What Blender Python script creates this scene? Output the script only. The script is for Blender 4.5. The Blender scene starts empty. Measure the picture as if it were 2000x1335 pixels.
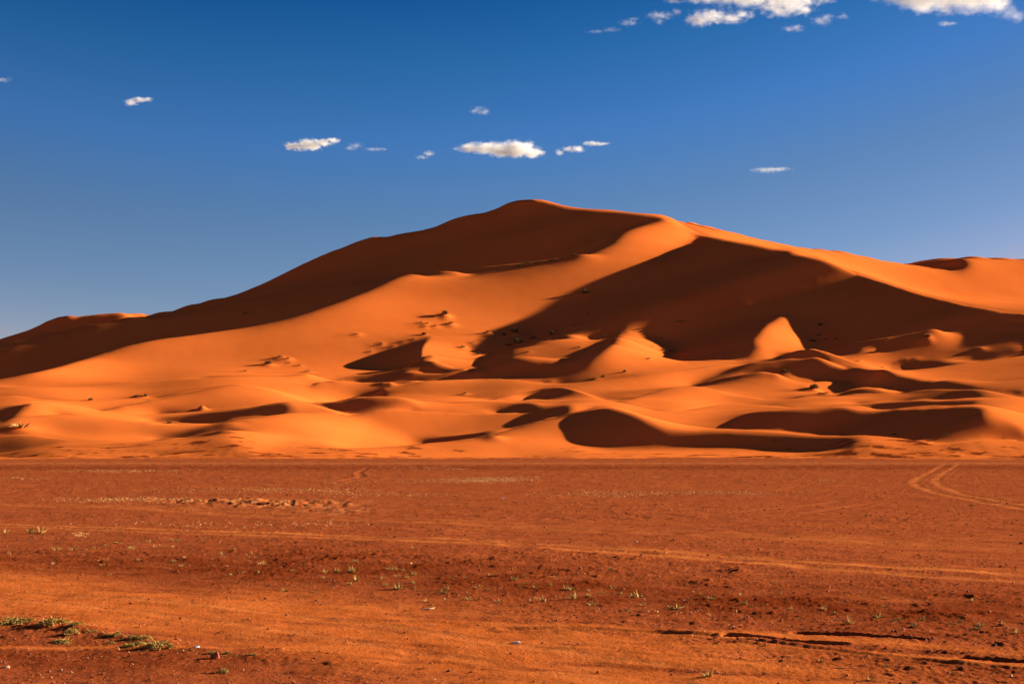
import bpy, bmesh, math, random
import numpy as np
from mathutils import Vector

# ------------------------------------------------------------------ camera, sky, sun, exposure
SUN_AZ, SUN_EL = 25.0, 15.0                 # degrees: azimuth from +X (right) towards +Y (away), elevation
scene = bpy.context.scene
cam_data = bpy.data.cameras.new('camera')
cam = bpy.data.objects.new('camera', cam_data)
scene.collection.objects.link(cam)
cam_data.sensor_width = 36.0
cam_data.lens = 49.5
cam_data.shift_y = 0.10225
cam_data.clip_start = 0.1
cam_data.clip_end = 60000.0
cam.location = (0, 0, 2.0)
cam.rotation_euler = (math.radians(90), 0, 0)
scene.camera = cam

world = bpy.data.worlds.new('World')
scene.world = world
world.use_nodes = True
wn, wl = world.node_tree.nodes, world.node_tree.links
wn.clear()
w_out = wn.new('ShaderNodeOutputWorld')
w_bg = wn.new('ShaderNodeBackground')
w_sky = wn.new('ShaderNodeTexSky')
w_sky.sky_type = 'NISHITA'
w_sky.sun_disc = False
w_sky.sun_elevation = math.radians(SUN_EL)
w_sky.sun_rotation = math.radians(90 - SUN_AZ)
w_sky.altitude = 1500
w_sky.air_density = 1.0
w_sky.dust_density = 0.0
w_sky.ozone_density = 3.0
# the polarised deep blue of the photograph: Nishita graded by direction
w_tc = wn.new('ShaderNodeTexCoord')
w_sep = wn.new('ShaderNodeSeparateXYZ')
wl.new(w_tc.outputs['Generated'], w_sep.inputs[0])
w_x = wn.new('ShaderNodeMath'); w_x.operation = 'ADD'; w_x.inputs[1].default_value = .13
wl.new(w_sep.outputs[0], w_x.inputs[0])
w_x2 = wn.new('ShaderNodeMath'); w_x2.operation = 'MULTIPLY'; wl.new(w_x.outputs[0], w_x2.inputs[0]); wl.new(w_x.outputs[0], w_x2.inputs[1])
w_e = wn.new('ShaderNodeMath'); w_e.operation = 'MULTIPLY_ADD'; w_e.inputs[1].default_value = -.32
wl.new(w_x2.outputs[0], w_e.inputs[0]); wl.new(w_sep.outputs[2], w_e.inputs[2])
w_ramp = wn.new('ShaderNodeValToRGB')
for _k, (_p, _c) in enumerate(((0.0, (1.6, .72, .5)), (.07, (.78, .62, .68)), (.10, (.60, .575, .67)), (.155, (.46, .53, .65)), (.21, (.29, .53, .80)), (.262, (.14, .45, .70)), (.315, (.035, .31, .60)), (.40, (.03, .19, .42)), (.6, (.03, .10, .28)), (1.0, (.03, .08, .24)))):  # unseen reddish horizon stops and dim zenith added to redden the dune shade
    _e0 = w_ramp.color_ramp.elements[_k] if _k < 2 else w_ramp.color_ramp.elements.new(_p)
    _e0.position = _p; _e0.color = (*[.93*q for q in _c], 1)
wl.new(w_e.outputs[0], w_ramp.inputs[0])
w_mul = wn.new('ShaderNodeMix'); w_mul.data_type = 'RGBA'; w_mul.blend_type = 'MULTIPLY'; w_mul.inputs[0].default_value = 1.0
wl.new(w_sky.outputs[0], w_mul.inputs[6]); wl.new(w_ramp.outputs[0], w_mul.inputs[7])
wl.new(w_mul.outputs[2], w_bg.inputs['Color'])

w_bg.inputs['Strength'].default_value = 0.05
wl.new(w_bg.outputs[0], w_out.inputs[0])

sun_data = bpy.data.lights.new('sun', 'SUN')
sun = bpy.data.objects.new('sun', sun_data)
scene.collection.objects.link(sun)
sun_data.energy = 5.0
sun_data.angle = math.radians(0.53)
sun_data.color = (1.0, 0.86, 0.64)
_a, _e = math.radians(SUN_AZ), math.radians(SUN_EL)
sun_dir = Vector((math.cos(_e)*math.cos(_a), math.cos(_e)*math.sin(_a), math.sin(_e)))
sun.rotation_euler = (-sun_dir).to_track_quat('-Z', 'Y').to_euler()

scene.view_settings.view_transform = 'Standard'
scene.view_settings.look = 'None'
scene.view_settings.gamma = 1.0
scene.view_settings.use_curve_mapping = False
scene.view_settings.exposure = 1.55
scene.cycles.max_bounces = 12
scene.cycles.volume_bounces = 6
scene.cycles.volume_step_rate = 1.0

scene.cycles.use_denoising = True

# ------------------------------------------------------------------ shape of the dunes: crest lines, brinks, shaded faces
F=2750.0; HY=872.0; H=2.0
PN={1:(0,560,3.926),2:(500,560,3.926),3:(1000,560,3.926),4:(1500,560,3.926),5:(600,380,3.3333),6:(1200,380,2.5)}
def P(k,s):
    x0,y0,z=PN[k]; v=[float(t) for t in s.replace(',',' ').split()]
    return [(x0+v[i]/z,y0+v[i+1]/z) for i in range(0,len(v),2)]
def Q(s):
    v=[float(t) for t in s.replace(',',' ').split()]
    return [(v[i],v[i+1]) for i in range(0,len(v),2)]
# occluding crests: name, image polyline, depth knots (px,Y), hidden gap knots (px,metres), sharp
CREST=[
('F0',Q('-200 888 0 887 76 877 143 875 229 878 306 888'),Q('-200 262 140 266 306 258'),Q('-200 1 140 2.5 306 0'),0),
('F1',Q('-200 850 0 850 51 849 127 857 229 862 293 863 344 858 407 850 458 843 499 843.5 551 849 602 863 648 871'),Q('-200 285 60 285 290 280 470 292 648 270'),Q('-200 8 200 8 400 8 520 4 600 0'),0),
('F6',Q('806 868 882 862 946 853 1000 838 1038 830 1076 820 1122 807 1163 797 1183 794 1211 796 1229 801 1267 815 1306 826 1357 834 1408 839 1446 839.5 1500 842 1551 846 1602 850 1643 851 1691 850 1719 852 1755 855.5 1793 860.5 1831 867 1882 863 1933 858.5 1971 858 2000 860.5 2200 864'),Q('806 268 1000 284 1163 298 1306 292 1500 284 1700 280 1831 267 1950 272 2200 270'),Q('806 2 1000 8 1163 25 1306 14 1500 18 1700 18 1831 6 1950 8 2200 8'),0),
('F2',Q('25 820 76 812 112 810 163 812 229 820 293 827 318 829 420 827 460 822 500 817 525 815 561 808 602 806.5 627 808 653 811 688 810 739 802 806 802 882 806 943 808 1000 807 1020 806.5'),Q('25 305 112 310 300 304 602 318 700 322 806 330 1020 326'),Q('25 0 112 10 300 10 602 6 653 4 700 12 806 15 1020 10'),0),
('F5',Q('1051 799 1112 785 1132 781.6 1163 781 1178 783 1209 786.7 1255 795.6 1280 801 1318 803 1354 799 1382 794 1418 790 1446 790 1500 792.5 1551 796 1564 797 1609 797 1632 794 1650 792 1678 793 1719 800 1755 799 1806 796 1869 794 1910 792.5 1923 794 1946 796 2000 807 2200 850'),Q('1051 335 1140 342 1318 325 1420 335 1564 326 1650 334 1719 326 1910 330 2000 316 2200 285'),Q('1051 6 1140 10 1318 12 1420 16 1564 10 1650 8 1719 8 1910 8 2000 8 2200 5'),0),
('F3',Q('60 788 84 785 112 788 158 796 194 804 229 810 270 811 331 808 382 804 448 801 500 796 535 789 561 785 602 789 643 799 676 810'),Q('60 332 84 333 270 328 500 340 561 346 676 325'),Q('60 6 84 14 270 8 500 12 561 10 676 2'),0),
('F4',Q('188 803 255 789 306 780 357 770 420 757 448 752 471 751 490 754 523 761 551 769 574 778 602 785.5'),Q('188 342 306 360 448 383 602 364'),Q('188 4 306 10 448 12 551 6 602 4'),0),
('F7',Q('602 786 632 786 668 784.6 683 779 693.6 775.5 711 776 755 776.5 793 777 818 779 857 783 907 784 953 785.5 1000 786 1025 781.6 1058 780 1085 781.5'),Q('602 364 694 374 857 370 1000 366 1058 366 1085 358'),Q('602 8 694 14 857 6 1000 6 1058 8 1085 6'),0),
('F3b',Q('-200 772 0 774 25 773 51 775 76 779.6 110 782 140 783 204 781.6 255 778.5 306 778'),Q('-200 358 25 362 140 356 306 366'),Q('-200 8 25 10 140 4 306 2'),0),
('F3c',Q('-200 752 0 753 38 756 76 758 122 757 188 752 255 746.7 306 744 364 740 397 739.6 448 736 500 735.5 551 734.5 599 729 663 723 729 718 795 715'),Q('-200 395 76 398 300 410 500 425 795 455'),Q('-200 12 76 6 300 10 400 12 500 5 795 0'),0),
('CA',Q('600 756 625 746 643 745 673 745.5 722 748 750 746 767 747'),Q('600 412 643 424 767 424'),Q('600 0 643 8 767 6'),0),
('G1',Q('747 759 775 755 816 747 839 744.7 897 742 943 740 971 740 1000 742 1051 747 1092 750 1127 748 1163 743 1204 738 1255 730.6 1300 726 1326 723 1382 715 1420 710 1471 704 1500 700.5 1528 699 1551 686 1566 683 1599 685 1643 697.5 1673 708 1704 718 1737 722.5 1775 724 1790 723 1857 715 1933 704 2000 695 2200 670'),Q('747 408 897 424 1051 420 1300 432 1480 440 1566 448 1640 435 1737 420 1857 430 2000 445 2200 470'),Q('747 2 897 12 1000 4 1127 3 1300 8 1480 14 1566 25 1673 16 1737 6 1857 12 2000 14 2200 14'),0),
('F8',Q('953 781 1000 770 1041 762.5 1076 756.6 1097 755.6 1115 758.7 1143 767.6 1173 778 1209 786'),Q('953 372 1090 388 1209 352'),Q('953 3 1090 14 1209 4'),0),
('F9',Q('1209 786 1244.5 775 1280 765 1311 757 1339 755 1362 755.6 1395 761 1433 771 1471 776.5 1500 779.6 1551 779 1564 776.5 1627 775 1663 770 1719 769 1767 767.6 1793 762.5 1826 760 1869 760.5 1928 762.5 1958 769 2000 778 2200 800'),Q('1209 354 1339 380 1470 362 1663 366 1826 376 2000 350 2200 340'),Q('1209 4 1339 8 1470 2 1663 5 1767 6 1826 10 2000 6 2200 4'),0),
('F11',Q('1625 774 1653 762.5 1678 758 1699 756.6 1719 758 1740 762 1765 768'),Q('1625 374 1699 388 1765 374'),Q('1625 2 1699 10 1765 2'),0),
('F13',Q('1676 790 1716 785 1767 784 1798 780 1826 781 1848 783 1882 778 1928 776 2000 779 2200 806'),Q('1676 338 1800 346 2000 338 2200 320'),Q('1676 2 1800 6 1848 6 1928 8 2000 5 2200 4'),0),
('H2',Q('625 745.5 704 733 793 716 818 705 831 697.5 844 692.5'),Q('625 438 704 442 793 452 844 460'),Q('625 1 704 2 793 3 844 0'),0),
('S1',Q('-200 772 0 741 64 729 127 713 166 700 204 689 245 677 306 664 382 654 500 636 576 619 627 603 678 585.5 734 560 783 541 804 540.5 840 538 888 537 918 535 990 527 1050 518 1110 509'),Q('-200 460 0 474 127 490 306 516 500 548 627 584 734 628 783 648 840 660 990 695 1110 730'),Q('-200 10 0 14 127 18 306 20 500 24 783 30 990 20 1110 4'),1),
('M',Q('-200 715 0 672 130 645 255 624 304 615 382 596 443 582 500 560 600 512 648 491 669 483.5 693 473.6 738 463 747 464 780 457 810 453 849 443 885 428 915 420 939 416.6 960 411 990 398.6 1014 391.4 1035 389.6 1056 391 1080 397 1110 403 1155 408.5 1200 411 1220 414 1264 421 1296 421 1316 428'),Q('-200 600 0 640 304 700 600 790 850 850 1035 900 1200 885 1296 860 1316 852'),Q('-200 120 0 120 304 120 600 150 1035 150 1296 60 1316 50'),0),
('R1',Q('1316 428 1336 440 1360 454 1408 468 1480 481 1540 497 1600 508 1640 523 1720 550 1800 576 1880 594 1940 605 2000 614 2200 640'),Q('1316 852 1360 825 1480 765 1600 705 1800 650 2000 610 2200 575'),Q('1316 50 1400 50 1600 50 1800 50 2000 40 2200 30'),1),
('L1',Q('-200 740 0 662 64 641.5 122 618 132 616.5 153 618 183 615 260 612.5 304 616'),Q('-200 820 0 850 304 900'),Q('-200 120 304 120'),0),
('R2a',Q('1316 432 1360 438 1424 456 1504 474 1568 490 1620 493 1648 496 1704 510 1740 515 1768 516 1810 523 1860 529'),Q('1316 960 1568 960 1768 900 1860 860'),Q('1316 100 1568 80 1700 60 1768 60 1860 10'),0),
('R2b',Q('1768 516 1800 509 1824 506 1888 505 2000 507 2200 515'),Q('1768 990 1888 960 2200 900'),Q('1768 120 2200 120'),0),
]
# creases (no occlusion): brinks with depth
CREASE=[
('H1',Q('841 657 834 666 826 675 820 703'),Q('841 500 826 484 820 470') ),
('G1b',P(4,'330 492 420 557 600 621 860 650 1000 691 1200 715 1340 719 1640 775 1850 800'),Q('1584 440 1653 418 1719 408 1841 396 1971 378')),
('H2b',P(2,'1350 522 1370 555 1410 620 1500 618 1600 627 1690 660 1740 708'),Q('844 459 859 452 882 448 943 430')),
('F12b',P(4,'1660 920 1663 950 1655 1000 1700 1045'),Q('1900 331 1921 310 1935 300')),
]
DARK=[
Q('-200 740 0 662 64 641.5 122 618 153 618 183 615 245 613 255 622 304 615 382 596 443 582 500 560 600 512 648 491 693 473.6 738 463 780 457 849 443 885 428 915 420 960 411 990 398.6 1014 391.4 1035 389.6 1056 391 1080 399 1110 409 1155 414 1200 415 1264 423 1296 424 1300 432 1260 440 1224 452 1200 476 1155 497 1110 509 1050 518 990 527 918 535 888 537 840 538 783 541 734 560 678 585 627 603 576 619 500 636 382 654 306 664 245 677 204 689 166 700 127 713 64 729 0 741 -200 772'),
Q('1336 440 1360 454 1408 468 1480 480 1540 495 1600 506 1640 521 1720 548 1800 574 1880 594 1960 607 2060 622 2150 638 2060 634 1960 627 1890 637 1840 648 1803 656 1800 667 1755 674.6 1643 695 1594 680 1576 654 1567 636 1561 620 1546 614 1525 620 1500 634 1471 667 1476 676 1491.6 680 1471 692 1443 699.6 1412.6 699 1382 702.6 1336 705 1313 702.6 1306 695 1316 685 1306 664 1293 658 1255 643.5 1237 641.5 1219 645 1204 669.5 1178 690 1143 713 1115 723 1076 730 1000 736 958.5 728 935.6 715 932 705 946 695 930.5 686 948 677 1000 669.5 1025 662 1030 657 1025 636 1076 608 1127 583 1178 560 1200 550 1280 512 1352 472 1360 462 1340 446'),
P(2,'832 610 850 585 1000 490 1150 440 1300 400 1345 385 1290 450 1250 570 1170 608 890 622'),
P(2,'500 727 800 680 1160 612 1250 570 1310 548 1370 560 1410 620 1500 620 1600 625 1690 660 1740 708 1330 722 1100 765 1030 770 1060 740 1000 730 870 735 680 727'),
P(2,'400 890 660 884 760 848 1150 857 1290 880 1100 930 960 948 740 978 680 972 560 938'),
P(2,'1720 975 1850 930 1963 905')+P(3,'0 890 150 878 190 890 210 930 230 940 0 968'),
P(3,'80 970 240 940 450 890 470 970 150 1055 0 1095')+P(2,'1963 1090 1750 1150 1500 1185 1200 1210 1180 1205 1300 1160 1600 1130 1900 1095 1963 1050'),
P(3,'380 1060 480 975 640 935 720 922 900 960 1000 1010 1100 1070 1200 1110 1400 1115 1650 1110 1963 1160 1963 1230 1650 1210 1050 1225 820 1240 480 1215 430 1170 410 1100'),
P(4,'0 1150 400 1155 650 1160 700 1190 600 1225 400 1252 0 1250'),
P(3,'1680 1020 1800 965 1963 950 1963 1100 1640 1090'),
P(4,'0 950 380 955 480 925 580 915 700 950 860 945 1200 935 1600 915 1660 925 1655 1000 1700 1045 1850 1050 1963 1075 1963 1180 1850 1170 1700 1172 1300 1205 1150 1180 860 1147 560 1140 200 1120 0 1105'),
P(3,'1300 760 1480 690 1640 630 1840 570 1963 558 1963 685 1750 720 1480 770'),
P(4,'0 552 110 548 200 497 260 485 330 495 420 560 600 625 860 650 1000 695 1200 718 1400 722 1640 778 1850 800 1500 785 1290 785 1040 815 980 780 720 765 640 710 270 702 190 665 0 690'),
P(4,'500 838 600 797 700 782 780 778 860 790 950 823 720 830'),
P(4,'700 905 850 888 1050 882 1170 868 1280 875 1360 878 1500 870 1640 860 1600 905 1200 925 860 940 750 915'),
P(4,'1340 868 1480 810 1560 805 1640 825 1680 845 1500 855'),
P(4,'1500 565 1700 510 1963 455 1963 530 1700 565 1400 605 1140 640 950 630 1100 580 1300 570'),
P(4,'1830 798 1963 788 1963 850 1900 835'),
P(1,'0 940 100 920 240 895 120 990 0 1065'),
P(1,'740 955 1000 905 1180 860 1000 915 800 960'),
P(1,'1080 1035 1300 1005 1500 975 1963 935')+P(2,'0 928 240 888 280 930 200 970 0 990')+P(1,'1700 1045 1200 1052'),
P(1,'1080 1185 1300 1130 1700 1050 1963 1020 1800 1060 1700 1100 1760 1115 1400 1165 1180 1188'),
P(6,'1420 341 1560 316 1690 317 1725 340 1700 370 1650 373'),
P(6,'740 265 880 270 860 290 830 290'),
P(3,'690 865 960 848 820 888'),
]
NEUTRAL=[P(3,'0 480 300 395 700 365 725 395 600 470 400 580 200 600 0 560')]
# lit slope values px py G
LIT=Q2=[tuple(float(t) for t in r.split()) for r in '''
100 735 -.22
250 725 -.2
400 690 .06
300 690 .05
500 670 .1
620 650 .08
700 620 .04
790 580 -.06
830 630 .08
870 560 .14
950 590 .18
1050 560 .17
1150 520 .1
1230 470 .12
1100 600 .18
950 650 .05
650 690 .02
750 690 .05
1400 450 -.45
1600 505 -.45
1750 540 -.48
1900 570 -.48
1950 520 -.42
1980 560 -.46
1870 605 .25
1900 612 .25
1960 622 .25
2000 630 .25
2100 645 .25
1900 640 .2
1980 655 .18
1950 680 .08
1850 685 .02
880 690 -.05
900 700 -.15
960 735 -.15
1100 740 -.1
1250 670 -.15
1230 700 -.18
1300 715 -.1
1540 640 -.1
1540 670 -.18
1500 690 -.1
1620 690 -.25
1700 715 -.3
1800 735 -.2
1900 740 .05
1980 750 .1
1950 720 0
1850 755 0
550 790 -.1
620 760 -.1
700 760 -.1
800 765 0
900 760 0
950 770 .05
60 770 .02
150 770 -.1
250 765 .02
330 760 .1
380 745 .18
450 742 -.15
120 795 -.2
200 800 -.2
270 806 0
350 790 0
400 780 -.02
470 775 .05
530 785 .12
520 765 .05
600 800 -.2
60 820 -.15
120 830 -.1
200 840 -.05
300 845 .0
250 855 .02
130 865 .1
30 860 .15
300 868 .02
480 860 -.1
560 835 -.1
600 825 -.1
700 835 -.15
800 825 0
750 860 -.15
650 855 -.12
900 825 .02
950 820 .08
900 840 .05
850 800 0
700 875 -.02
100 880 0
400 875 0
1050 850 0
1080 840 .1
1050 870 -.02
1170 790 -.15
1220 800 -.15
1300 820 -.15
1380 825 0
1300 790 .12
1330 775 -.15
1380 780 -.2
1400 800 0
1250 785 -.05
1080 790 -.1
1060 765 .08
1120 770 .1
1150 755 .03
1250 750 .03
1200 770 -.05
1450 790 0
1550 770 .05
1550 750 .05
1600 785 .02
1750 780 -.15
1800 770 0
1700 790 -.1
1750 765 -.2
1660 800 -.2
1930 790 -.05
1960 785 .1
1960 810 -.2
1950 830 .1
1700 870 -.05
1800 870 -.15
1900 870 0
1300 880 0
1500 885 0
1980 880 0
280 615 -.3
1180 412 -.02
'''.strip().splitlines()]
DEP={
'F0':'-200 262 140 266 306 258','F1':'-200 295 60 298 280 285 470 308 648 275',
'F6':'806 272 1000 300 1076 326 1163 345 1306 315 1500 290 1700 275 1831 262 1950 268 2200 266',
'F2':'25 330 112 338 300 325 448 345 602 355 700 360 806 366 1020 372',
'F5':'1051 402 1112 410 1163 405 1318 378 1418 408 1564 388 1650 384 1719 370 1910 345 2000 330 2200 300',
'F3':'60 350 84 356 229 385 300 398 448 385 561 372 676 364',
'F4':'188 402 306 420 448 450 551 440 602 436','F7':'602 445 694 480 857 428 1000 448 1058 450 1085 430',
'F3b':'-200 420 25 425 140 418 306 440','F3c':'-200 470 76 480 300 495 500 510 795 548',
'CA':'600 495 643 510 767 505','G1':'747 492 897 515 1051 505 1300 510 1382 530 1480 545 1566 545 1643 535 1737 510 1857 520 2000 540 2200 560',
'F8':'953 455 1090 470 1209 425','F9':'1209 427 1339 460 1470 445 1663 440 1826 428 2000 395 2200 380',
'F11':'1625 470 1699 478 1765 452','F13':'1676 412 1800 408 2000 375 2200 360',
'H2':'625 535 704 545 793 560 844 575',
'S1':'-200 545 0 560 127 585 306 620 500 660 627 700 734 752 783 780 840 795 990 840 1110 880',
'M':'-200 820 0 880 304 960 600 1030 850 1060 1035 1080 1200 1060 1296 1030 1316 1020',
'R1':'1316 1020 1360 985 1480 875 1600 760 1720 682 1800 648 2000 600 2200 570',
'L1':'-200 1120 0 1140 304 1180','R2a':'1316 1500 1568 1450 1768 1300 1860 1220','R2b':'1768 1480 1888 1400 2200 1300'}
CREST=[(n,p,Q(DEP[n]) if n in DEP else d,g,s) for n,p,d,g,s in CREST]
CDEP={'H1':'841 655 826 625 820 595','G1b':'1584 543 1653 515 1719 490 1841 472 1971 450','H2b':'844 574 859 562 882 552 943 522','F12b':'1900 346 1921 325 1935 315'}
CREASE=[(n,p,Q(CDEP[n])) for n,p,d in CREASE]

GAP={'S1':'-200 0 500 0 620 40 734 120 783 150 888 140 990 70 1110 0','M':'-200 120 0 120 290 120 304 0 1316 0','L1':'-200 0 304 0','R2a':'1316 0 1568 0 1700 50 1768 60 1860 10','R2b':'1768 0 2200 0'}
CREST=[(n,p,dd,Q(GAP[n]) if n in GAP else g,s) for n,p,dd,g,s in CREST]

_l=[float(t) for t in """65 790 -.25 100 790 -.22 150 805 -.15 240 815 -.1 125 820 0 75 835 -.12 175 840 .03 250 850 .03 275 855 .1 25 860 .18 75 860 .13 150 868 .05 250 875 .03 320 870 -.02 425 860 .03 475 850 -.18 525 855 -.2 575 870 -.1
500 820 0 575 815 -.1 625 825 -.2 675 840 -.25 750 855 -.15 800 830 .02 850 815 .03 950 830 .12 900 840 .1 350 775 -.05 425 765 .06 475 770 .08 525 785 .15 500 755 -.22 550 775 -.2 600 785 -.15 600 790 -.2 640 800 -.15
50 757 .03 125 760 -.05 225 755 0 310 755 .1 370 752 .2 425 742 -.1 25 777 .12 75 785 .15 175 770 -.12 225 767 0 600 755 -.1 650 765 -.1 700 755 -.08 750 752 -.05 800 765 .03 875 760 .04 950 757 .1 980 755 .17 875 790 .08 900 795 .05
100 735 -.22 200 725 -.15 350 715 -.02 500 715 .03 650 720 0 1250 670 -.25 1225 700 -.25 1280 705 -.15 1125 735 -.1 1275 655 -.05 1150 745 .1 1225 740 .06 1300 740 .1 1350 740 .18 1250 755 .06 1050 765 .02 1100 765 .12 1135 772 .2 1075 759 -.05
1280 775 -.05 1325 762 -.15 1350 775 -.25 1300 795 .18 1400 775 -.2 1450 785 0 1140 790 -.1 1175 785 -.15 1235 800 -.25 1300 815 -.15 1350 815 0 1400 830 .1 1390 805 .05 1425 795 .15 1475 795 .2
1450 750 .03 1500 755 .05 1525 765 .05 1575 785 .08 1650 782 0 1750 775 .06 1800 770 .08 1875 765 .03 1925 780 .15 1975 795 -.1 1950 810 -.25 1980 820 -.1 1625 700 -.3 1675 715 -.3 1750 730 -.2 1850 730 0 1950 720 .08 1950 745 .1 1725 860 -.15 1800 870 -.1 1700 852 -.02 1050 840 .12 1060 860 .05""".split()]
LIT=[r for r in LIT if r[1]<700 or r[0]>2000]+[(_l[i],_l[i+1],_l[i+2]) for i in range(0,len(_l),3)]
CREST=[(n,[q for q in p if q[0]<610] if n=='F3c' else p,dd,g,s) for n,p,dd,g,s in CREST]
NEUTRAL.append(Q('1830 654 1880 634 2060 640 2060 650 1960 647 1890 652'))
LIT+=[(1880, 662, .18), (1940, 658, .2), (1990, 660, .2), (2050, 665, .2), (1850, 668, .12)]
LIT=[(x, y, g*1.25+.05 if y > 728 and g > -.2 else g) for x, y, g in LIT]
A=np.radians(SUN_AZ); E=np.radians(SUN_EL); SX,SY=np.cos(A),np.sin(A); TE=np.tan(E)
WC=150.;SHW=.35
def interp_poly(pts,xs):
    p=np.array(pts); return np.interp(xs,p[:,0],p[:,1])
def grid(du_px,dv,px0=-200,px1=2200,Y0=236.,Y1=2150.):
    nu=int(round((px1-px0)/du_px))+1; px=np.linspace(px0,px1,nu)
    nv=int(round(np.log(Y1/Y0)/dv))+1; v=np.linspace(np.log(Y0),np.log(Y1),nv)
    return px,v
def smooth1(x,y,xs):
    # monotone-free cubic (Catmull/Hermite) interpolation
    x=np.asarray(x,float);y=np.asarray(y,float)
    if len(x)<3: return np.interp(xs,x,y)
    m=np.gradient(y,x); i=np.clip(np.searchsorted(x,xs)-1,0,len(x)-2)
    h=x[i+1]-x[i]; t=np.clip((xs-x[i])/h,0,1)
    return (1+2*t)*(1-t)**2*y[i]+t*(1-t)**2*h*m[i]+t*t*(3-2*t)*y[i+1]+t*t*(t-1)*h*m[i+1]
def constraints():
    """list of (px, lnY, W, weight), plus crease flags"""
    C=[];K=[]
    for n,pts,dep,gap,sharp in CREST:
        p=np.array(pts); xs=np.arange(p[0,0],p[-1,0]+.1,2.0)
        py=smooth1(p[:,0],p[:,1],xs); d=np.array(dep); Y=np.exp(smooth1(d[:,0],np.log(d[:,1]),xs))
        g=np.array(gap); gp=np.interp(xs,g[:,0],g[:,1])
        W=(HY-py)/F
        C.append(np.stack([xs,np.log(Y),W,np.ones_like(xs)],1)); K.append(np.stack([xs,np.log(Y)],1))
        m=gp>1.5
        if m.any() and n != 'S1':
            C.append(np.stack([xs,np.log(Y+gp),W,np.ones_like(xs)*.5],1)[m])
            C.append(np.stack([xs,np.log(Y+.5*gp),W-.06*gp/Y,np.ones_like(xs)*.3],1)[m])
    for n,pts,dep in CREASE:
        p=np.array(pts); s=np.r_[0,np.cumsum(np.hypot(*np.diff(p,axis=0).T))]; t=np.arange(0,s[-1],1.5)
        xs=np.interp(t,s,p[:,0]);py=np.interp(t,s,p[:,1]); d=np.array(dep);d=d[np.argsort(d[:,0])]
        Y=np.exp(np.interp(xs,d[:,0],np.log(d[:,1])))
        C.append(np.stack([xs,np.log(Y),(HY-py)/F,np.ones_like(xs)],1)); K.append(np.stack([xs,np.log(Y)],1))
    xs=np.arange(-200,2201,6.)
    for Y,w in ((236,-H/236),(244,-H/244),(252,-H/252)):
        C.append(np.stack([xs,xs*0+np.log(Y),xs*0+w,xs*0+1],1))
    for Y,w in ((1750,-.01),(1950,-.03),(2150,-.03)):
        C.append(np.stack([xs,xs*0+np.log(Y),xs*0+w,xs*0+.5],1))
    return np.concatenate(C),np.concatenate(K)
def limits(px,v):
    L=np.full((len(v),len(px)),9.); Yg=np.exp(v)[:,None]; sky=np.zeros(len(px)); skw=np.zeros(len(px))
    for n,pts,dep,gap,sharp in CREST:
        p=np.array(pts); d=np.array(dep);g=np.array(gap); j=np.flatnonzero((px>=p[0,0])&(px<=p[-1,0])); x=px[j]
        Wc=(HY-smooth1(p[:,0],p[:,1],x))/F; Y=np.exp(smooth1(d[:,0],np.log(d[:,1]),x)); gp=np.interp(x,g[:,0],g[:,1])
        m=(Yg>Y)&(Yg<Y+gp); L[:,j]=np.where(m,np.minimum(L[:,j],Wc-(np.interp(x,[840,980],[.02,.009]) if n=='S1' else .0008)*np.clip((Yg-Y)/20,0,1)),L[:,j])
        m=Yg<Y-1; L[:,j]=np.where(m,np.minimum(L[:,j],Wc),L[:,j])
        far=Y>sky[j]; sky[j]=np.where(far,Y,sky[j]); skw[j]=np.where(far,Wc,skw[j])
    m=Yg>sky; L=np.where(m,np.minimum(L,skw-.25*np.minimum(Yg/sky-1,.12)-.0005),L)
    return L
def inpoly(poly,X,Y):
    p=np.array(poly);q=np.roll(p,-1,0);r=np.zeros(X.shape,bool)
    for (x1,y1),(x2,y2) in zip(p,q):
        if y1==y2: continue
        r^=((y1>Y)!=(y2>Y))&(X<(x2-x1)*(Y-y1)/(y2-y1)+x1)
    return r
def shademap():
    xs=np.arange(-200,2201,2.);ys=np.arange(380,900,2.);X,Y=np.meshgrid(xs,ys)
    L=np.array(LIT); num=np.zeros(X.shape);den=np.zeros(X.shape)+1e-12
    for x,y,g in L:
        s=np.clip((893-y)*.16,9,45); w=np.exp(-((X-x)**2/(2*(2.2*s)**2)+(Y-y)**2/(2*s*s)))
        w+=1e-4/(1+((X-x)**2/9+(Y-y)**2)/s**2); num+=w*g;den+=w
    G=num/den; dark=np.zeros(X.shape,bool);neu=np.zeros(X.shape,bool)
    for p in DARK: dark|=inpoly(p,X,Y)
    for p in NEUTRAL: neu|=inpoly(p,X,Y)
    b=dark.astype(float)
    for ax,n in ((0,2),(1,3)):
        b=sum(np.roll(b,k,ax) for k in range(-n,n+1))/(2*n+1)
    edge=np.clip(np.abs(b-.5)*2,.12,1)
    return G,dark,neu,edge
SM=shademap()
def lookup(px,py):
    i=np.clip(((py-380)/2).round().astype(int),0,SM[0].shape[0]-1); j=np.clip(((px+200)/2).round().astype(int),0,SM[0].shape[1]-1)
    return SM[0][i,j],SM[1][i,j],SM[2][i,j],SM[3][i,j]
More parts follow.
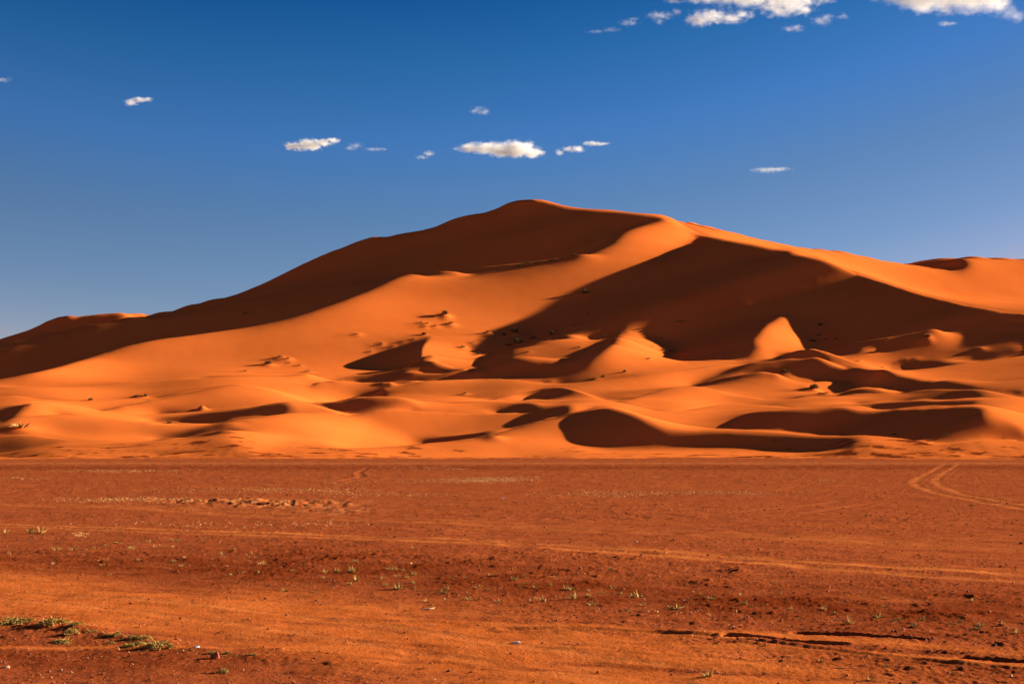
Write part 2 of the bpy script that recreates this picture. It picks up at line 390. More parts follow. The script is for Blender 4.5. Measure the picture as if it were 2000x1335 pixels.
class Sys:
    def __init__(s,px,v,C,K,ell=6.):
        s.px,s.v=px,v; s.nu,s.nv=len(px),len(v); s.du=(px[1]-px[0])/F; s.dv=v[1]-v[0]
        s.U=((px-1000)/F)[None,:]; s.Y=np.exp(v)[:,None]
        fi=(C[:,1]-v[0])/s.dv; fj=(C[:,0]-px[0])/(px[1]-px[0]); k=(fi>=0)&(fi<s.nv-1.001)&(fj>=0)&(fj<=s.nu-1)
        fi,fj,C=fi[k],np.minimum(fj[k],s.nu-1.001),C[k]; i=fi.astype(int);j=fj.astype(int);a=fi-i;b=fj-j
        s.ci=np.stack([i*s.nu+j,i*s.nu+j+1,(i+1)*s.nu+j,(i+1)*s.nu+j+1]); s.cw=np.stack([(1-a)*(1-b),(1-a)*b,a*(1-b),a*b])
        s.cc=C[:,2]
        s.wc=C[:,3]*WC*np.sqrt((px[1]-px[0])/6)   # W error scaled
        cr=np.zeros((s.nv,s.nu),bool)
        ii=np.clip(((K[:,1]-v[0])/s.dv).round().astype(int),1,s.nv-2); jj=np.clip(((K[:,0]-px[0])/(px[1]-px[0])).round().astype(int),0,s.nu-1)
        cr[ii,jj]=True; c2=cr.copy(); c2[1:]|=cr[:-1]; c2[:-1]|=cr[1:]; c2[:,1:]|=cr[:,:-1]; c2[:,:-1]|=cr[:,1:]
        sw=np.where(cr,.06,np.where(c2,.3,1.))
        ell=np.interp(s.Y,[250,560,760,2100],[1.4,1.8,4.,8.])
        area=np.sqrt(s.du*s.dv)*20
        s.area=area
        s.wuu=(ell/s.Y*sw)[:,1:-1]*area; s.wvv=(ell/s.Y*sw)[1:-1]*area; s.wuv=1.4*(ell/s.Y*np.ones_like(sw))[:-1,:-1]*area
    def set_shade(s,W,ws=1.):
        py=HY-F*W; PX=np.broadcast_to(s.px[None],W.shape)
        cm=np.maximum.accumulate(W,0); vis=np.ones(W.shape,bool); vis[1:]=W[1:]>=cm[:-1]-1e-6
        g,dk,ne,ed=lookup(PX,py); G=s.G(W)
        q,viol=s.occl(W); sh=viol>0
        Wu=s.Wu(W); zx=Wu; zy=W+s.Wv(W)-s.U*Wu; sl=np.hypot(zx,zy)+1e-9
        s.sa=(zx-zy*s.U)/sl; s.sb=zy/sl; s.sw=np.where(sl>.6,1.5,0.)*s.area; s.st=.6
        m=vis&~dk&~ne&sh&(PX>-150)&(PX<2150)&(G<.3)
        s.pi=np.flatnonzero(m); s.pq=q.reshape(4,-1)[:,s.pi]; s.pw=s.qw.reshape(4,-1)[:,s.pi]; s.pt=s.qt.ravel()[s.pi]
        s.lw=np.where(W>s.lim,4.,0.)*s.area*20
        s.py=s.qy.ravel()[s.pi]; s.pY=np.broadcast_to(s.Y,W.shape).ravel()[s.pi]; s.pk=np.full(len(s.pi),.05*s.area)
        w=np.where(vis,1.,0.)*ws*ed; t=g.copy()
        t=np.where(dk,np.clip(G,.34,.6),t); w=np.where(dk,w*np.where(s.Y<560,3.,2.2),w*1.2); w=np.where(ne,w*.1,w); w=np.where(dk&sh&(G<.34),w*np.where(s.Y>570,.9,.6),w)
        bad=vis&((dk&~sh&(G<.29))|(~dk&~ne&(G>.24)&(g<.2)))
        s.boost=np.where(s.Y>560,np.clip(np.where(bad,s.boost*1.25,s.boost*.97),1,2.2),1); w=w*s.boost
        w[:int((np.log(256)-s.v[0])/s.dv)]=0
        w[(PX<-150)|(PX>2150)]*=.3
        # hidden: keep slopes gentle
        s.w=w*s.area; s.t=t; s.vis=vis;s.dk=dk
    def occl(s,W):
        Y=np.broadcast_to(s.Y,W.shape); X=s.U*Y; Z=Y*W; best=np.full(W.shape,-1e9); s.qt=np.zeros(W.shape); s.qy=np.ones(W.shape)
        q=np.zeros((4,)+W.shape,int); s.qw=np.zeros((4,)+W.shape)
        t=3.
        while t<420:
            x=X+SX*t;y=Y+SY*t;fi=(np.log(y)-s.v[0])/s.dv;fj=((x/y)*F+1000-s.px[0])/(s.px[1]-s.px[0])
            ok=(fi<s.nv-1.01)&(fj>0)&(fj<s.nu-1.01); i=np.clip(fi,0,s.nv-1.01).astype(int);j=np.clip(fj,0,s.nu-1.01).astype(int)
            a=fi-i;b=fj-j; c=np.stack([(1-a)*(1-b),(1-a)*b,a*(1-b),a*b]); k=i*s.nu+j; id4=np.stack([k,k+1,k+s.nu,k+s.nu+1])
            wq=(W.ravel()[id4]*c).sum(0); vi=np.where(ok,y*wq-Z-TE*t,-1e9); m=vi>best
            best=np.where(m,vi,best); s.qt=np.where(m,t,s.qt); s.qy=np.where(m,y,s.qy); q=np.where(m,id4,q); s.qw=np.where(m,c,s.qw)
            t*=1.13
        return q,best-.1
    def Wu(s,W):
        r=np.empty_like(W); r[:,1:-1]=(W[:,2:]-W[:,:-2])/(2*s.du); r[:,0]=(W[:,1]-W[:,0])/s.du; r[:,-1]=(W[:,-1]-W[:,-2])/s.du; return r
    def WuT(s,r):
        o=np.zeros_like(r); o[:,2:]+=r[:,1:-1]/(2*s.du); o[:,:-2]-=r[:,1:-1]/(2*s.du)
        o[:,1]+=r[:,0]/s.du;o[:,0]-=r[:,0]/s.du;o[:,-1]+=r[:,-1]/s.du;o[:,-2]-=r[:,-1]/s.du; return o
    def Wv(s,W):
        r=np.empty_like(W); r[1:-1]=(W[2:]-W[:-2])/(2*s.dv); r[0]=(W[1]-W[0])/s.dv; r[-1]=(W[-1]-W[-2])/s.dv; return r
    def WvT(s,r):
        o=np.zeros_like(r); o[2:]+=r[1:-1]/(2*s.dv); o[:-2]-=r[1:-1]/(2*s.dv)
        o[1]+=r[0]/s.dv;o[0]-=r[0]/s.dv;o[-1]+=r[-1]/s.dv;o[-2]-=r[-1]/s.dv; return o
    def G(s,W): return (SX-SY*s.U)*s.Wu(W)+SY*(W+s.Wv(W))
    def ATA(s,W):
        o=np.zeros(W.size); x=W.ravel()
        r=(x[s.ci]*s.cw).sum(0)*s.wc**2
        o=np.bincount(s.ci.ravel(),(s.cw*r).ravel(),W.size).reshape(W.shape)
        r=s.w**2*s.G(W); o+=s.WuT((SX-SY*s.U)*r)+SY*(r+s.WvT(r))
        o+=s.lw**2*W
        r=s.sw**2*(s.sa*s.Wu(W)+s.sb*(W+s.Wv(W))); o+=s.WuT(s.sa*r)+s.sb*r+s.WvT(s.sb*r)
        if len(s.pi):
            r=s.pk**2*(s.pY*x[s.pi]-s.py*(x[s.pq]*s.pw).sum(0)); f=np.bincount(s.pi,s.pY*r,W.size)-np.bincount(s.pq.ravel(),(s.pw*s.py*r).ravel(),W.size); o+=f.reshape(W.shape)
        r=s.wuu**2*(W[:,2:]-2*W[:,1:-1]+W[:,:-2])/s.du**4; o[:,2:]+=r;o[:,1:-1]-=2*r;o[:,:-2]+=r
        r=s.wvv**2*(W[2:]-2*W[1:-1]+W[:-2])/s.dv**4; o[2:]+=r;o[1:-1]-=2*r;o[:-2]+=r
        r=s.wuv**2*(W[1:,1:]-W[1:,:-1]-W[:-1,1:]+W[:-1,:-1])/(s.du*s.dv)**2; o[1:,1:]+=r;o[1:,:-1]-=r;o[:-1,1:]-=r;o[:-1,:-1]+=r
        return o
    def rhs(s):
        r=s.cc*s.wc**2; b=np.bincount(s.ci.ravel(),(s.cw*r).ravel(),s.nu*s.nv).reshape(s.nv,s.nu)
        r=s.w**2*s.t; b=b+s.WuT((SX-SY*s.U)*r)+SY*(r+s.WvT(r))
        b+=s.lw**2*s.lim
        r=s.sw**2*s.st; b+=s.WuT(s.sa*r)+s.sb*r+s.WvT(s.sb*r)
        if len(s.pi):
            r=-s.pk**2*(TE*s.pt+.3); n=s.nu*s.nv; b+=(np.bincount(s.pi,s.pY*r,n)-np.bincount(s.pq.ravel(),(s.pw*s.py*r).ravel(),n)).reshape(b.shape)
        return b
    def diag(s):
        d=np.bincount(s.ci.ravel(),(s.cw**2*s.wc**2).ravel(),s.nu*s.nv).reshape(s.nv,s.nu)
        d+=s.w**2*(SX**2/(2*s.du**2)+SY**2/(2*s.dv**2))
        d+=s.lw**2
        d+=s.sw**2*(s.sa**2/(2*s.du**2)+s.sb**2/(2*s.dv**2))
        if len(s.pi): d+=(np.bincount(s.pi,(s.pk*s.pY)**2,d.size)+np.bincount(s.pq.ravel(),((s.pw*s.py*s.pk)**2).ravel(),d.size)).reshape(d.shape)
        d[:,1:-1]+=6*s.wuu**2/s.du**4; d[1:-1]+=6*s.wvv**2/s.dv**4; d[:-1,:-1]+=4*s.wuv**2/(s.du*s.dv)**2
        return d+1e-9
    def cg(s,W,n):
        M=1/s.diag(); r=s.rhs()-s.ATA(W); z=M*r; p=z.copy(); rz=(r*z).sum()
        for k in range(n):
            q=s.ATA(p); a=rz/(p*q).sum(); W=W+a*p; r-=a*q; z=M*r; n2=(r*z).sum(); p=z+(n2/rz)*p; rz=n2
        return W
def resamp(W,px,v,px2,v2):
    fi=(v2-v[0])/(v[1]-v[0]); fj=(px2-px[0])/(px[1]-px[0])
    i=np.clip(fi.astype(int),0,len(v)-2);j=np.clip(fj.astype(int),0,len(px)-2);a=(fi-i)[:,None];b=(fj-j)[None]
    return W[i][:,j]*(1-a)*(1-b)+W[i][:,j+1]*(1-a)*b+W[i+1][:,j]*a*(1-b)+W[i+1][:,j+1]*a*b
def run(levels=((48,.032,200,8),(24,.016,150,10),(12,.008,120,12),(4.8,.0032,110,7)),ell=2.5,verbose=True):
    C,K=constraints(); W=None
    for du,dv,n,m in levels:
        px,v=grid(du,dv); S=Sys(px,v,C,K,ell); S.lim=limits(px,v); S.lw=np.zeros((len(v),len(px))); S.boost=np.ones((len(v),len(px)))
        if W is None:
            W=np.zeros((len(v),len(px))); S.w=np.zeros_like(W);S.t=np.zeros_like(W);S.sw=S.sa=S.sb=np.zeros_like(W);S.st=0;S.pi=[]; W=S.cg(W,800)
        else: W=resamp(W,p0,v0,px,v)
        for k in range(m):
            S.set_shade(W); W=S.cg(W,n)
        p0,v0=px,v
    return W,px,v
W,px,v=run()

# ------------------------------------------------------------------ helpers
rng = random.Random(7)
nrng = np.random.default_rng(11)

def link(o):
    scene.collection.objects.link(o)
    return o

def tag(o, label=None, category=None, group=None, kind=None):
    if label: o['label'] = label
    if category: o['category'] = category
    if group: o['group'] = group
    if kind: o['kind'] = kind
    return o

def mesh_from(name, verts, faces, mats, smooth=True, fmat=None):
    """verts (n,3) array, faces (m,k) array with constant k"""
    verts = np.asarray(verts, np.float32)
    faces = np.asarray(faces, np.int32)
    me = bpy.data.meshes.new(name)
    k = faces.shape[1]
    me.vertices.add(len(verts))
    me.vertices.foreach_set('co', verts.ravel())
    me.loops.add(faces.size)
    me.loops.foreach_set('vertex_index', faces.ravel())
    me.polygons.add(len(faces))
    me.polygons.foreach_set('loop_start', np.arange(0, faces.size, k, dtype=np.int32))
    me.polygons.foreach_set('loop_total', np.full(len(faces), k, np.int32))
    me.polygons.foreach_set('use_smooth', np.full(len(faces), smooth, bool))
    for m in (mats if isinstance(mats, (list, tuple)) else [mats]):
        me.materials.append(m)
    if fmat is not None:
        me.polygons.foreach_set('material_index', np.asarray(fmat, np.int32))
    me.update(calc_edges=True)
    me.validate()
    return me

def grid_faces(nr, nc):
    i = np.arange(nr*nc).reshape(nr, nc)
    return np.stack([i[:-1, :-1], i[:-1, 1:], i[1:, 1:], i[1:, :-1]], -1).reshape(-1, 4)

def set_attr(me, name, vals):
    a = me.attributes.new(name, 'FLOAT', 'POINT')
    a.data.foreach_set('value', np.asarray(vals, np.float32).ravel())

def perlin(x, y, seed=0):
    xi = np.floor(x).astype(np.int64); yi = np.floor(y).astype(np.int64)
    fx = x-xi; fy = y-yi
    def grad(ix, iy, dx, dy):
        h = (ix*374761393+iy*668265263+seed*1442695041) & 0xffffffff
        h = ((h ^ (h >> 13))*1274126177) & 0xffffffff
        a = ((h ^ (h >> 16)) & 0xffff)*(2*np.pi/65536)
        return np.cos(a)*dx+np.sin(a)*dy
    u = fx*fx*fx*(fx*(fx*6-15)+10); v = fy*fy*fy*(fy*(fy*6-15)+10)
    return 1.5*((grad(xi, yi, fx, fy)*(1-u)+grad(xi+1, yi, fx-1, fy)*u)*(1-v)
                + (grad(xi, yi+1, fx, fy-1)*(1-u)+grad(xi+1, yi+1, fx-1, fy-1)*u)*v)

def fbm(x, y, seed=0, octv=4, gain=.5):
    s = 0; a = 1.
    for k in range(octv):
        s = s+a*perlin(x*2**k+17.3*k, y*2**k-9.1*k, seed+k); a *= gain
    return s

def smoothstep(a, b, x):
    t = np.clip((x-a)/(b-a), 0, 1)
    return t*t*(3-2*t)

def new_mat(name):
    m = bpy.data.materials.new(name)
    m.use_nodes = True
    nt = m.node_tree
    return m, nt.nodes, nt.links, nt.nodes['Principled BSDF']

# ------------------------------------------------------------------ materials
def sand_material():
    m, N, L, b = new_mat('dune_sand')
    b.inputs['Roughness'].default_value = .95
    b.inputs['Specular IOR Level'].default_value = 0.0
    g = N.new('ShaderNodeNewGeometry')
    n1 = N.new('ShaderNodeTexNoise'); n1.inputs['Scale'].default_value = .035; n1.inputs['Detail'].default_value = 5
    L.new(g.outputs['Position'], n1.inputs['Vector'])
    n2 = N.new('ShaderNodeTexNoise'); n2.inputs['Scale'].default_value = .9; n2.inputs['Detail'].default_value = 4
    L.new(g.outputs['Position'], n2.inputs['Vector'])
    r = N.new('ShaderNodeValToRGB')
    r.color_ramp.elements[0].position = .3; r.color_ramp.elements[1].position = .7
    r.color_ramp.elements[0].color = (*SAND_A, 1); r.color_ramp.elements[1].color = (*SAND_B, 1)
    ad = N.new('ShaderNodeMath'); ad.operation = 'MULTIPLY_ADD'; ad.inputs[1].default_value = .25
    L.new(n2.outputs[0], ad.inputs[0])
    sc = N.new('ShaderNodeMath'); sc.operation = 'MULTIPLY'; sc.inputs[1].default_value = .75
    L.new(n1.outputs[0], sc.inputs[0]); L.new(sc.outputs[0], ad.inputs[2])
    L.new(ad.outputs[0], r.inputs[0])
    at = N.new('ShaderNodeAttribute'); at.attribute_name = 'gravel'
    mx = N.new('ShaderNodeMix'); mx.data_type = 'RGBA'; mx.inputs[7].default_value = (.22, .040, .010, 1)
    L.new(at.outputs['Fac'], mx.inputs[0]); L.new(r.outputs[0], mx.inputs[6]); L.new(mx.outputs[2], b.inputs['Base Color'])
    # wind ripples and grain
    mp = N.new('ShaderNodeMapping'); mp.inputs['Rotation'].default_value = (0, 0, .5); mp.inputs['Scale'].default_value = (1, .35, .35)
    L.new(g.outputs['Position'], mp.inputs[0])
    n3 = N.new('ShaderNodeTexNoise'); n3.inputs['Scale'].default_value = 1.6; n3.inputs['Detail'].default_value = 6; n3.inputs['Roughness'].default_value = .65
    L.new(mp.outputs[0], n3.inputs['Vector'])
    bp = N.new('ShaderNodeBump'); bp.inputs['Strength'].default_value = .13; bp.inputs['Distance'].default_value = .06
    L.new(n3.outputs[0], bp.inputs['Height']); L.new(bp.outputs[0], b.inputs['Normal'])
    return m

def ground_material():
    m, N, L, b = new_mat('stony_ground')
    b.inputs['Roughness'].default_value = .95
    b.inputs['Specular IOR Level'].default_value = 0.0
    g = N.new('ShaderNodeNewGeometry')
    def noise(scale, detail=5, rough=.6):
        n = N.new('ShaderNodeTexNoise'); n.inputs['Scale'].default_value = scale
        n.inputs['Detail'].default_value = detail; n.inputs['Roughness'].default_value = rough
        L.new(g.outputs['Position'], n.inputs['Vector']); return n.outputs[0]
    def mixc(f, a, c):
        x = N.new('ShaderNodeMix'); x.data_type = 'RGBA'
        if isinstance(f, float): x.inputs[0].default_value = f
        else: L.new(f, x.inputs[0])
        for k, v in ((6, a), (7, c)):
            if isinstance(v, tuple): x.inputs[k].default_value = (*v, 1)
            else: L.new(v, x.inputs[k])
        return x.outputs[2]
    def ramp(f, a, c):
        r = N.new('ShaderNodeMapRange'); r.inputs['From Min'].default_value = a; r.inputs['From Max'].default_value = c
        L.new(f, r.inputs[0]); return r.outputs[0]
    def attr(n):
        a = N.new('ShaderNodeAttribute'); a.attribute_name = n; return a.outputs['Fac']
    soil = mixc(ramp(noise(2.2, 8, .7), .35, .65), GRAVEL_A, GRAVEL_B)
    soil = mixc(ramp(noise(34, 4, .7), .54, .70), soil, GRAVEL_C)
    soil = mixc(ramp(noise(16, 5, .75), .56, .66), soil, (.12, .018, .004))
    soil = mixc(attr('dark'), soil, GRAVEL_D)  # dark gravel, plus the shade painted into the ruts
    sand = mixc(ramp(noise(1.1, 6), .35, .65), TAN_A, TAN_B)
    col = mixc(attr('sand'), soil, sand)
    col = mixc(attr('pale'), col, PALE)
    col = mixc(attr('bounce_grey'), col, (.30, .23, .17))  # distant ground greyed so the clouds pick up less orange bounce
    L.new(col, b.inputs['Base Color'])
    bp = N.new('ShaderNodeBump'); bp.inputs['Strength'].default_value = 1.0; bp.inputs['Distance'].default_value = .03
    L.new(noise(22, 6, .7), bp.inputs['Height']); L.new(bp.outputs[0], b.inputs['Normal'])
    return m

def plain_mat(name, col, var=.25, scale=6., rough=.85, transl=0.):
    m, N, L, b = new_mat(name)
    b.inputs['Roughness'].default_value = rough
    b.inputs['Specular IOR Level'].default_value = .2
    tc = N.new('ShaderNodeTexCoord')
    n = N.new('ShaderNodeTexNoise'); n.inputs['Scale'].default_value = scale; n.inputs['Detail'].default_value = 4
    L.new(tc.outputs['Object'], n.inputs['Vector'])
    r = N.new('ShaderNodeValToRGB')
    r.color_ramp.elements[0].position = .3; r.color_ramp.elements[1].position = .7
    r.color_ramp.elements[0].color = (*[c*(1-var) for c in col], 1)
    r.color_ramp.elements[1].color = (*[min(1, c*(1+var)) for c in col], 1)
    L.new(n.outputs[0], r.inputs[0]); L.new(r.outputs[0], b.inputs['Base Color'])
    return m

SAND_A, SAND_B = (.75, .166, .030), (.83, .196, .038)
GRAVEL_A, GRAVEL_B, GRAVEL_C, GRAVEL_D = (.25, .050, .015), (.355, .078, .026), (.50, .18, .07), (.17, .030, .008)
TAN_A, TAN_B, PALE = (.46, .105, .022), (.57, .145, .034), (.72, .30, .10)
M_SAND = sand_material()
M_GROUND = ground_material()
M_GREEN = plain_mat("grass_green", (.40, .27, .06), .4)
M_STRAW = plain_mat('dry_straw', (.78, .50, .19), .25)
M_SHRUB = plain_mat('shrub_leaf', (.16, .105, .030), .4)
M_TWIG = plain_mat('twig_wood', (.10, .05, .025), .3)
M_STONE = plain_mat('red_stone', (.30, .085, .035), .45, 9.)
M_PALESTONE = plain_mat("pale_stone", (.60, .36, .18), .15, 5.)
M_LITTER = plain_mat('white_plastic', (.66, .66, .70), .08, 5., .5)

# ------------------------------------------------------------------ dunes
PXF, VF = px, v                       # terrain grid of the solver
YG = np.exp(v)
def bil(A_, fi, fj):
    i = np.clip(fi, 0, A_.shape[0]-1.001).astype(int); j = np.clip(fj, 0, A_.shape[1]-1.001).astype(int)
    a = fi-i; b = fj-j
    return A_[i, j]*(1-a)*(1-b)+A_[i, j+1]*(1-a)*b+A_[i+1, j]*a*(1-b)+A_[i+1, j+1]*a*b

def dune_z(x, y):
    """height of the dune surface at world x, y"""
    fi = (np.log(y)-v[0])/(v[1]-v[0]); fj = (x/y*F+1000-px[0])/(px[1]-px[0])
    return H+y*bil(W, np.asarray(fi, float), np.asarray(fj, float))

def hit(qx, qy):
    """point of the dunes seen at photo pixel qx, qy"""
    fj = (qx-px[0])/(px[1]-px[0]); j = int(fj); b = fj-j
    col = W[:, j]*(1-b)+W[:, j+1]*b; w = (HY-qy)/F
    k = int(np.argmax(np.maximum.accumulate(col) >= w)); k = max(k, 1)
    f = min(max((w-col[k-1])/max(col[k]-col[k-1], 1e-9), 0), 1)
    y = math.exp(v[k-1]*(1-f)+v[k]*f)
    return (qx-1000)/F*y, y

def ground_pt(qx, qy):
    y = H*F/(qy-HY)
    return (qx-1000)/F*y, y

